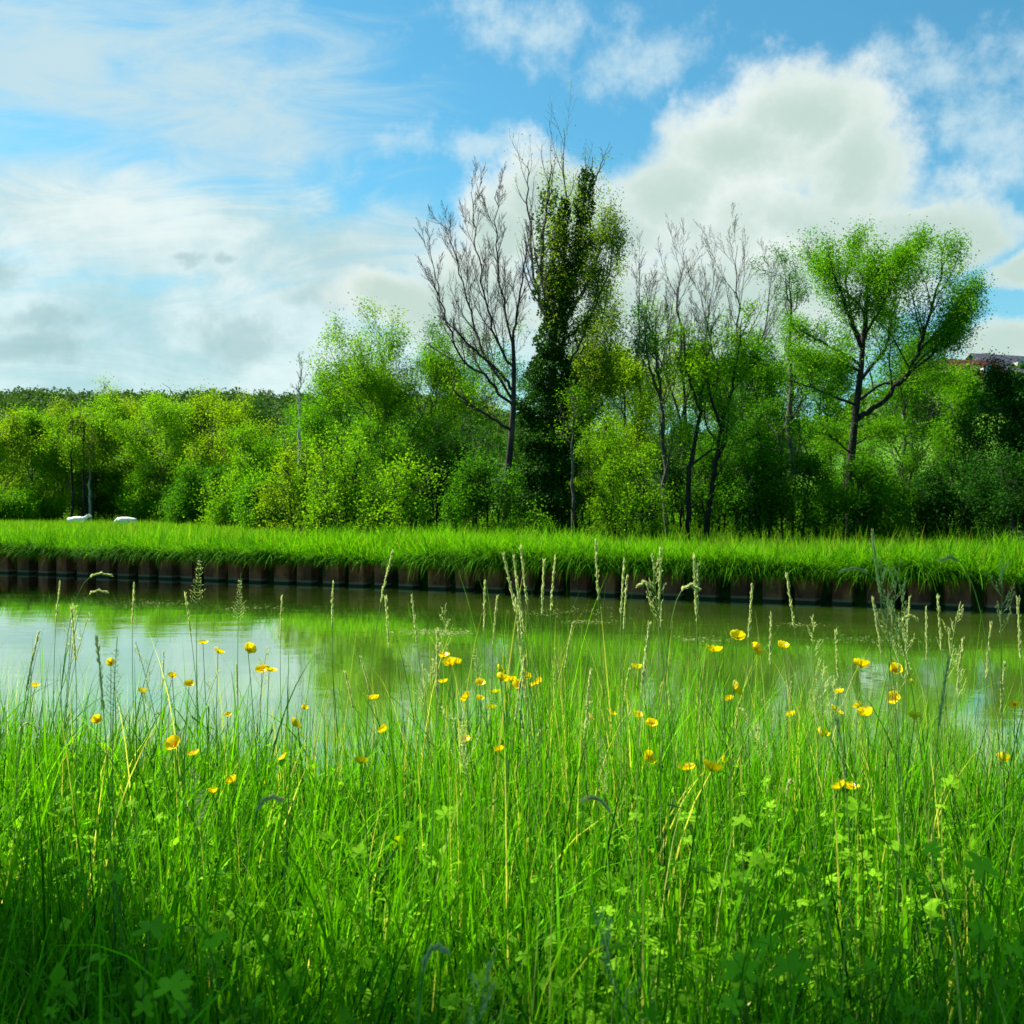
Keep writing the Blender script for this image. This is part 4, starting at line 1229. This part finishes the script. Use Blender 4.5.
BC = [  # tip row, size in picture units, words that single it out
    (203, 644, 8, 'small buttercup left over the bright water, highest at the left end of three'),
    (218, 653, 9, 'buttercup over the bright water, lowest of the three highest on the left'),
    (248, 651, 11, 'buttercup over the bright water, directly above the double bloom'),
    (262, 672, 11, 'left half of the double buttercup bloom over the bright water'),
    (269, 671, 11, 'right half of the double buttercup bloom over the bright water'),
    (111, 663, 7, 'faint small buttercup over the water near the left edge, above the others there'),
    (142, 693, 8, 'lone small buttercup before the bright water left of the birch reflection'),
    (172, 677, 7, 'tiny buttercup over the bright water, left of its slightly larger neighbour'),
    (189, 685, 8, 'small buttercup over the bright water below the highest three'),
    (35, 687, 7, 'tiny buttercup nearest the left edge'),
    (98, 721, 9, 'buttercup just above the dense grass on the far left'),
    (175, 745, 13, 'largest buttercup in the left third, beside a smaller lower one'),
    (194, 755, 10, 'smaller buttercup touching the lower right of the largest left one'),
    (293, 725, 10, 'buttercup at the lower edge of the bright water, right part'),
    (304, 709, 6, 'tiny buttercup above the one at the lower edge of the bright water'),
    (228, 716, 6, 'tiny buttercup in the middle of the lower bright water edge'),
    (284, 758, 8, 'buttercup in the dense grass under the bright water, right part'),
    (233, 782, 10, 'buttercup deep in the grass, right one of the low left pair'),
    (213, 793, 8, 'buttercup deep in the grass, lowest of the low left pair'),
    (264, 785, 6, 'tiny buttercup right of the low left pair'),
    (361, 763, 11, 'buttercup in the grass below the right end of the bright water'),
    (373, 700, 10, 'buttercup just right of the bright water patch'),
    (385, 731, 9, 'buttercup below the one just right of the bright water patch'),
    (399, 844, 11, 'lowest buttercup of all, in front of the gleam of water in the grass'),
    (443, 657, 10, 'buttercup at the top left of the central cluster'),
    (450, 665, 11, 'buttercup of the touching pair in the central cluster, left one'),
    (456, 664, 9, 'buttercup of the touching pair in the central cluster, right one'),
    (443, 683, 8, 'buttercup below the touching pair of the central cluster'),
    (499, 670, 8, 'top buttercup of the right half of the central cluster'),
    (501, 680, 10, 'buttercup at the heart of the central cluster'),
    (511, 681, 8, 'buttercup immediately right of the heart of the central cluster'),
    (518, 686, 9, 'buttercup in the chain of three right of the central cluster, left one'),
    (525, 677, 9, 'buttercup in the chain of three right of the central cluster, upper one'),
    (531, 687, 8, 'buttercup in the chain right of the central cluster, lower right one'),
    (540, 683, 8, 'buttercup at the right end of the central cluster'),
    (480, 684, 8, 'buttercup left of the heart of the central cluster'),
    (495, 693, 9, 'buttercup just below the heart of the central cluster'),
    (468, 698, 10, 'buttercup at the lower left of the central cluster'),
    (479, 700, 7, 'small buttercup beside the lower left one of the central cluster'),
    (491, 709, 9, 'lowest buttercup of the central cluster'),
    (465, 740, 8, 'buttercup alone in the grass below the central cluster'),
    (499, 751, 8, 'buttercup between grass stems well below the central cluster'),
    (636, 669, 9, 'lone buttercup between the clusters, before the green reflection'),
    (589, 718, 7, 'small buttercup, left one of the row of four below the lone one'),
    (611, 714, 8, 'buttercup second in the row of four right of the central clump of stalks'),
    (638, 717, 9, 'buttercup third in the row of four right of the central clump of stalks'),
    (651, 726, 10, 'buttercup at the lower right end of the row of four'),
    (649, 759, 12, 'buttercup in the grass left of the low bright pair'),
    (687, 770, 13, 'left one of the low bright pair right of centre'),
    (711, 771, 16, 'largest buttercup, right one of the low bright pair right of centre'),
    (723, 762, 9, 'small buttercup behind the largest one'),
    (714, 652, 13, 'left one of the four highest buttercups right of centre'),
    (737, 638, 12, 'highest buttercup right of centre, above its three companions'),
    (754, 651, 12, 'third from the left of the four highest buttercups right of centre'),
    (782, 648, 10, 'right one of the four highest buttercups right of centre'),
    (734, 690, 13, 'full round buttercup below the four highest ones'),
    (729, 700, 8, 'small buttercup tucked under the full round one'),
    (791, 716, 8, 'buttercup seen edge-on between two groups on the right'),
    (822, 736, 11, 'round buttercup nodding on a hooked stem'),
    (841, 788, 12, 'left one of the touching low pair on the right'),
    (851, 789, 12, 'right one of the touching low pair on the right'),
    (861, 667, 13, 'left one of the two high buttercups before the dark water on the right'),
    (895, 671, 11, 'right one of the two high buttercups before the dark water on the right'),
    (839, 693, 8, 'small buttercup at the top left of the right-hand group'),
    (835, 712, 11, 'buttercup at the left of the right-hand group'),
    (858, 707, 8, 'round bud-like buttercup in the middle of the right-hand group'),
    (866, 716, 13, 'wide buttercup at the bottom of the right-hand group'),
    (895, 699, 11, 'buttercup directly under the right high one'),
    (911, 683, 6, 'tiny buttercup at the right of the two high ones'),
    (915, 718, 10, 'buttercup right of the right-hand group, tilted sideways'),
    (1003, 761, 11, 'low buttercup near the right edge'),
    (1015, 706, 9, 'higher buttercup near the right edge'),
]


def buttercups():
    rs = np.random.RandomState(17)
    for i, (px, py, size, lab) in enumerate(BC):
        d = depth_for(py, rs)
        d = min(d, .027 * F / size * 1.35); d = max(d, .021 * F / size)
        tip = P(px, py, d)
        gx, gy = tip[0] + rs.normal(0, .05), tip[1] + rs.normal(0, .05)
        gz = float(ground_z(gx, gy))
        base = np.array([gx, gy, gz])
        root = empty('buttercup', base)
        tip_l = tip - base
        g = Geo()
        pts = curve_pts(np.zeros(3), tip_l, (rs.normal(0, .03), rs.normal(0, .02), 0))
        g.tube(pts, np.linspace(.0022, .0011, len(pts)), 5, rs.uniform(.1, .5))
        # side stem with a bud
        q = pts[5]; e_ = q + [rs.normal(0, .04), rs.normal(0, .03), rs.uniform(.05, .12)]
        g.tube([q, (q + e_) / 2 + [.004, 0, .01], e_, e_ + [0, 0, .008]], [.0014, .001, .0032, .001], 5, .3)
        link('stem', g.mesh('stem', M['stem'], True), root)
        pm, sm = FLOWERS[i % 4]
        sz = size / F * d * 1.3
        f = link('petals', pm, root, tuple(tip_l)); f.scale = (sz, sz, sz)
        f.rotation_euler = (rs.uniform(.4, 1.1), rs.normal(0, .3), rs.uniform(0, 6.28)) if i % 3 else (rs.uniform(-.3, .3), rs.uniform(-.3, .3), rs.uniform(0, 6))
        f.rotation_euler.rotate_axis('Z', 0)
        link('stamens', sm, f)
        g = Geo()
        for _ in range(3):
            k = rs.randint(2, 6); c = pts[k] + rs.normal(0, .02, 3)
            for a in (-.5, 0, .5):
                g.leaves(c[None] + rs.normal(0, .006, (1, 3)), .05, .006, rs, rs.uniform(.3, .8, 1), .2)
        link('leaf', g.mesh('leaf', M['lobe']), root)
        tag(root, lab, 'flower', 'buttercups in the near bank grass')


buttercups()


# ------------------------------------------------------------------ grass stalks with seed heads
def spikelets(g, c, dirs, ln, rs, rnd):
    """lance-shaped little spikelets pointing along dirs"""
    N = len(c); a = dirs / (np.linalg.norm(dirs, axis=1)[:, None] + 1e-9)
    for ph in (0, 1):
        b = np.cross(a, rs.normal(size=(N, 3))); b /= np.linalg.norm(b, axis=1)[:, None]
        V = np.stack([c, c + a * ln * .45 + b * ln * .12, c + a * ln, c + a * ln * .45 - b * ln * .12], 1).reshape(-1, 3)
        g.add(V, np.arange(N * 4).reshape(N, 4), np.repeat(np.clip(rs.normal(rnd, .2, N), 0, 1), 4))


def stalk_meshes(h, bend, kind, rs, az):
    """h height, bend sideways reach of the tip; local coordinates from the root"""
    t = np.linspace(0, 1, 16)
    reach = bend * t ** 2.6
    droop = {'spike': .0, 'panicle': .02, 'plume': 0, 'arch': .16, 'loose': .03}[kind] * h
    z = h * t - droop * np.maximum(t - .55, 0) ** 2 * 8
    pts = np.stack([reach * math.cos(az) + .01 * np.sin(t * 5), reach * math.sin(az), z], 1)
    tip_shift = pts[-1].copy()
    g = Geo(); g.tube(pts, np.linspace(.0021, .0008, 16), 5, rs.uniform(.3, .9))
    # one or two leaves on the culm
    LL = []
    for k in (4, 7):
        L = Geo(); LL.append(L)
        c0 = pts[k]; a = rs.uniform(0, 6.28)
        V, f, r = ribbons(c0[None], np.array([rs.uniform(.12, .3)]), np.array([.35]), np.array([rs.uniform(.4, 1.4)]), np.array([a]), np.array([.006]), 6, rs, np.array([rs.uniform(.3, .7)]))
        L.add(V, f, r)
    H = Geo()
    hl = {'spike': .16, 'panicle': .22, 'plume': .17, 'arch': .22, 'loose': .26}[kind]
    ax_t = np.linspace(1 - hl / h, 1, 60)
    ax = np.stack([np.interp(ax_t, t, pts[:, i]) for i in range(3)], 1)
    dr = np.gradient(ax, axis=0); dr /= np.linalg.norm(dr, axis=1)[:, None]
    if kind in ('spike', 'arch'):
        c = np.repeat(ax, 2, 0) + rs.normal(0, .0012, (120, 3)); d = np.repeat(dr, 2, 0) + rs.normal(0, .16, (120, 3))
        spikelets(H, c, d, .014, rs, .6)
    elif kind == 'plume':
        for k in range(0, 52, 4):
            l = (.030 * (1 - k / 60)) * rs.uniform(.8, 1.2)
            for sg in (-1, 1):
                a = rs.uniform(-.4, .4)
                l *= rs.uniform(.6, 1.2); e_ = ax[k] + np.array([sg * math.cos(a) * l * .8, math.sin(a) * l, l * .75]); m_ = (ax[k] + e_) / 2 + [0, 0, -.003]
                H.tube([ax[k], m_, e_], [.0007, .0006, .0005], 3, .5)
                c = np.stack([ax[k] * (1 - q) + e_ * q for q in (.35, .55, .75, 1.0)]); spikelets(H, c, np.tile(e_ - ax[k], (4, 1)) + rs.normal(0, .015, (4, 3)), .008, rs, .6)
    else:
        for k in range(0, 54, 6):
            l = (.08 if kind == 'panicle' else .10) * (1 - k / 75) * rs.uniform(.7, 1.2); a = rs.uniform(0, 6.28)
            e_ = ax[k] + np.array([math.cos(a) * l * .42, math.sin(a) * l * .42, l * .8]); m_ = (ax[k] + e_) / 2 + [math.cos(a) * .006, math.sin(a) * .006, 0]
            H.tube([ax[k], m_, e_], [.0008, .0007, .0005], 3, .5)
            n = 11
            c = np.stack([ax[k] * (1 - q) + e_ * q for q in np.linspace(.25, 1, n)]) + rs.normal(0, .0015, (n, 3))
            spikelets(H, c, np.tile(e_ - ax[k], (n, 1)) / l + rs.normal(0, .35, (n, 3)), .010, rs, .55)
        c = ax[-16:]; spikelets(H, c, dr[-16:] + rs.normal(0, .3, (16, 3)), .010, rs, .55)
    return g, LL, H, tip_shift


ST = [  # tip column, tip row, depth, kind, bend in metres (+ right), label
    (200, 553, 3.6, 'plume', .02, 'tallest feathery plume stalk over the left water, with paired side tufts'),
    (241, 573, 3.8, 'plume', .02, 'shorter feathery plume stalk right of the tallest plume'),
    (110, 575, 4.0, 'arch', .22, 'upper of the two arching stalks on the far left, bending right'),
    (106, 592, 4.1, 'arch', .18, 'lower of the two arching stalks on the far left, bending right'),
    (60, 583, 4.3, 'spike', .04, 'thin upright stalk at the left, left of the arching pair'),
    (134, 585, 4.2, 'spike', .01, 'upright spike stalk just right of the arching pair'),
    (392, 553, 3.4, 'spike', .11, 'yellowish spike leaning right against the rusty wall, left of centre'),
    (333, 583, 3.8, 'spike', .0, 'slim upright spike over the right end of the bright water'),
    (282, 598, 4.0, 'spike', .01, 'short upright spike over the bright water, right of the plumes'),
    (412, 597, 3.7, 'spike', -.04, 'short spike leaning left before the green reflection'),
    (485, 583, 3.5, 'spike', .0, 'straight pale spike left of the central clump'),
    (497, 598, 3.6, 'spike', .03, 'short curved spike left of the central clump'),
    (504, 556, 3.0, 'spike', -.10, 'outermost left spike of the central pale clump, leaning left'),
    (514, 558, 3.0, 'spike', -.05, 'second spike from the left in the central pale clump'),
    (521, 549, 3.0, 'spike', -.05, 'tallest spike of the central pale clump'),
    (516, 577, 3.05, 'spike', -.07, 'lower inner spike of the central pale clump'),
    (518, 588, 3.1, 'spike', -.03, 'lowest spike of the central pale clump'),
    (544, 562, 3.2, 'spike', .01, 'narrow upright green spike right of the central pale clump'),
    (555, 558, 3.2, 'spike', .03, 'pale spike leaning right, right of the central pale clump'),
    (596, 543, 3.0, 'spike', -.01, 'tall single spike reaching over the bank grass right of centre'),
    (624, 562, 3.2, 'spike', .02, 'green spike left of the branched pale stalk'),
    (627, 578, 3.3, 'spike', .02, 'lower pale spike close to the green spike'),
    (652, 556, 2.8, 'panicle', -.04, 'branched pale stalk with several upright heads right of centre'),
    (661, 551, 2.8, 'spike', .01, 'bare tall spike rising out of the branched pale stalk'),
    (697, 588, 2.9, 'arch', .12, 'pale head nodding right beside the branched pale stalk'),
    (640, 585, 3.0, 'arch', -.08, 'pale head nodding left beside the branched pale stalk'),
    (694, 557, 3.0, 'spike', -.01, 'left of two straight tall spikes right of the branched stalk'),
    (698, 566, 3.0, 'spike', .0, 'right of two straight tall spikes right of the branched stalk'),
    (752, 586, 3.3, 'spike', .02, 'broad green spike above the highest buttercup'),
    (787, 576, 3.2, 'spike', -.06, 'long pale spike leaning left above the four highest buttercups'),
    (771, 615, 3.4, 'spike', .0, 'short pale spike between the four highest buttercups'),
    (842, 571, 2.7, 'arch', -.20, 'long stalk arching left before the rusty wall on the right'),
    (872, 533, 2.8, 'spike', -.06, 'thin stalk rising highest of all on the right'),
    (880, 560, 2.7, 'loose', -.04, 'loose yellowish head under the highest right stalk'),
    (900, 562, 2.8, 'loose', .05, 'loose head leaning right beside the yellowish one'),
    (905, 580, 2.8, 'loose', .03, 'lower loose head hanging beside the dark water'),
    (873, 600, 3.0, 'spike', -.06, 'beaded stalk leaning left above the right high buttercups'),
    (942, 560, 2.8, 'arch', -.14, 'long stalk curving left over the dark water near the right'),
    (938, 598, 3.1, 'spike', -.02, 'straight pale spike among the drooping right stalks'),
    (960, 604, 3.1, 'loose', .07, 'small branched head leaning right among the right stalks'),
    (905, 618, 3.2, 'arch', -.10, 'drooping stalk bending left among the right stalks'),
    (1004, 556, 2.7, 'loose', .01, 'tall rusty drooping head near the right edge'),
    (1018, 600, 2.9, 'spike', -.01, 'beaded stalk at the right edge'),
    (963, 640, 3.1, 'spike', .04, 'low spike right of the pair of high buttercups'),
    (991, 625, 3.0, 'spike', .03, 'beaded stalk left of the rusty drooping head'),
    (280, 799, 2.2, 'arch', .10, 'dry arching head low in the left grass'),
    (585, 800, 2.2, 'arch', -.10, 'dry arching head low in the grass right of centre'),
    (443, 950, 1.7, 'arch', .06, 'pale drooping head close by, bottom centre'),
    (495, 950, 1.7, 'panicle', .06, 'pale branched head close by, right of the bottom drooping one'),
    (590, 902, 1.75, 'loose', -.08, 'loose brownish head lying over dark grass, bottom right of centre'),
]


def stalks():
    rs = np.random.RandomState(29)
    for (px, py, d, kind, bend, lab) in ST:
        tip = P(px, py, d)
        az = 0.0 if bend >= 0 else math.pi
        gz = float(ground_z(tip[0], tip[1]))
        h = tip[2] - gz
        k = {'arch': .16 * 8 * .2025}.get(kind, {'panicle': .02 * 8 * .2025, 'loose': .03 * 8 * .2025}.get(kind, 0))
        h = h / (1 - k)
        g, L, H, sh = stalk_meshes(h, abs(bend) + .01, kind, rs, az)
        base = np.array([tip[0] - sh[0], tip[1] - sh[1], gz])
        root = empty('grass_stalk', base)
        link('stem', g.mesh('stem', M['stem'], True), root)
        link('seed_head', H.mesh('seed_head', M['seed']), root)
        [link('leaf', q_.mesh('leaf', M['near']), root) for q_ in L]
        tag(root, lab, 'grass stalk', 'single tall grass stalks with seed heads')
    protos = []
    lab0 = 'slender short seed stalk mixed into the near bank grass, one of many alike'
    for i in range(75):
        px = rs.uniform(0, 1024)
        if rs.rand() > rough_bank_density(px) + .25: px = rs.uniform(420, 900)
        d = rs.uniform(2.4, 4.9)
        x = (px - 512) / F * d
        base = np.array([x, d, float(ground_z(x, d))])
        if i < 10:
            kind = ['spike', 'spike', 'panicle', 'spike', 'loose', 'arch', 'spike', 'plume', 'spike', 'panicle'][i]
            g, L, H, sh = stalk_meshes(1.0, rs.uniform(.02, .16), kind, rs, rs.uniform(0, 6.28))
            root = empty('grass_stalk', base)
            link('stem', g.mesh('stem', M['stem'], True), root)
            link('seed_head', H.mesh('seed_head', M['seed']), root)
            [link('leaf', q_.mesh('leaf', M['near']), root) for q_ in L]
            protos.append(root)
            tag(root, lab0, 'grass stalk', 'short seed stalks in the near bank grass')
        else:
            root = copy_tree(protos[i % 10], base)
        s = rs.uniform(.78, 1.1)
        root.scale = (1, 1, s); root.rotation_euler.z = rs.uniform(0, 6.28)


stalks()

# lobed leaves among the foreground grass
LV = [(740, 972, 36, 'large lobed leaf near the bottom, left of its blurred twin'), (790, 970, 38, 'large lobed leaf near the bottom, right twin of a pair'),
      (762, 858, 26, 'bright lobed leaf drooping right of centre'), (718, 886, 24, 'bright lobed leaf left of and below the drooping one'),
      (828, 938, 28, 'pale lobed leaf in the lower right grass'), (876, 927, 26, 'lobed leaf beside the pale one in the lower right'),
      (608, 886, 22, 'lobed leaf deep in the grass right of centre'), (650, 915, 26, 'pair-like lobed leaf above the bottom twins'),
      (742, 822, 20, 'small lobed leaf above the drooping bright one'), (688, 818, 20, 'small lobed leaf at middle height right of centre'),
      (372, 1000, 30, 'lobed leaf near the bottom, left of centre'), (378, 955, 24, 'lobed leaf over a dark gap left of centre'),
      (330, 908, 22, 'lobed leaf in the shaded grass left of centre'), (455, 890, 20, 'little lobed leaf at bottom centre'),
      (150, 930, 34, 'shaded lobed leaf in the lower left'), (170, 990, 36, 'shaded lobed leaf at the bottom left'),
      (858, 810, 24, 'lobed leaf just below the touching low pair of buttercups'), (900, 850, 26, 'lobed leaf on the right, half lost in grass'),
      (985, 870, 34, 'large lobed leaf near the lower right edge'), (560, 985, 26, 'lobed leaf at the bottom right of centre'),
      (360, 853, 18, 'small lobed leaf beside the gleam of water'), (445, 815, 18, 'small lobed leaf above the gleam of water')]


def leaf_plants():
    rs = np.random.RandomState(44)
    for px, py, size, lab in LV:
        d = min(2.6, .062 * F / size); d = max(d, 1.55)
        tip = P(px, py, d)
        gx, gy = tip[0] + rs.normal(0, .04), tip[1] + rs.uniform(0, .1)
        base = np.array([gx, gy, float(ground_z(gx, gy))])
        root = empty('lobed_leaf_plant', base); tl = tip - base
        g = Geo()
        pts = curve_pts(np.zeros(3), tl, (rs.normal(0, .03), rs.normal(0, .03), .02))
        g.tube(pts, np.linspace(.002, .0013, len(pts)), 5, .3)
        link('stem', g.mesh('stem', M['stem'], True), root)
        for k in range(3):
            g = Geo()
            c = tl if k == 0 else tl * rs.uniform(.6, .9) + rs.normal(0, .035, 3)
            lobed_leaf(g, c, size / F * d * (1.5 if k == 0 else 1.0), rs.uniform(-.7, .7), rs.uniform(.35, .95), rs, rs.uniform(.5, 1))
            link('leaf', g.mesh('leaf', M['lobe']), root)
        tag(root, lab, 'leafy plant', 'lobed leaves in the near grass')


leaf_plants()


def small_leaf_plants():
    rs = np.random.RandomState(91); protos = []
    for i in range(70):
        d = rs.uniform(1.5, 3.0); px = rs.uniform(40, 1000) if i % 2 else rs.uniform(480, 960)
        x = (px - 512) / F * d
        base = np.array([x, d, float(ground_z(x, d))])
        if i < 8:
            root = empty('lobed_leaf_plant', base)
            for k in range(4):
                tl = np.array([rs.normal(0, .07), rs.normal(0, .06), rs.uniform(.30, .60)])
                g = Geo(); pts = curve_pts(np.zeros(3), tl, (rs.normal(0, .02), rs.normal(0, .02), .02)); g.tube(pts, np.linspace(.0018, .0011, len(pts)), 4, .3)
                link('stem', g.mesh('stem', M['stem'], True), root)
                g = Geo(); lobed_leaf(g, tl, rs.uniform(.035, .06), rs.uniform(-1.2, 1.2), rs.uniform(.2, .9), rs, rs.uniform(.3, 1))
                link('leaf', g.mesh('leaf', M['lobe']), root)
            protos.append(root)
            tag(root, 'low plant with small lobed leaves half hidden in the near grass, one of many alike', 'leafy plant', 'small lobed-leaf plants in the near grass')
        else:
            root = copy_tree(protos[i % 8], base)
        root.rotation_euler.z = rs.uniform(-.6, .6); sc_ = rs.uniform(.85, 1.2); root.scale = (sc_,) * 3


small_leaf_plants()


# unseen tree added out of view on the left to shade the nearest grass
def shade_tree():
    b = np.array([-7.0, 4.9, float(ground_z(-7.0, 4.9)) - .05])
    T = Tree(404, nch=(10, 7, 5), ratio=(.16, .5, .5), ang=(1.1, .8, .8), start=(.3, .15, .1), up=(.05, .05, .02), wand=.15, leaf_lvl=9, minr=.01)
    T.limb([b, b + [.1, .1, 5], b + [-.1, 0, 9], b + [0, .4, 13.2]], .24, .03, 0, n=14)
    g = Geo(); rs = T.rs
    for (cx, cy_, cz, r_, n) in ((-6.0, 3.8, 6.6, 1.35, 18000), (-5.9, 3.1, 6.2, 1.3, 14000), (-7.85, 6.1, 12.6, 1.25, 17000), (-7.5, 5.5, 12.2, 1.1, 12000), (-6.7, 4.4, 9.4, 1.1, 12000), (-6.7, 5.7, 11.0, .85, 8000)):
        v = rs.normal(size=(n, 3)); v /= np.linalg.norm(v, axis=1)[:, None]; v *= (rs.rand(n) ** .45)[:, None] * r_
        lump = 1 + .25 * np.sin(v[:, 0] * 4 + cz) * np.sin(v[:, 1] * 5) * np.sin(v[:, 2] * 4)
        g.leaves(v * lump[:, None] + [cx, cy_, cz], .11, .075, rs, np.clip(rs.normal(.5, .2, n), 0, 1), .3)
    place_tree('added_shade_tree', b, T, [('crown', g, LG['mid'])], M['bark'], 'added unseen tree, out of view on the left, shading the nearest grass')


shade_tree()
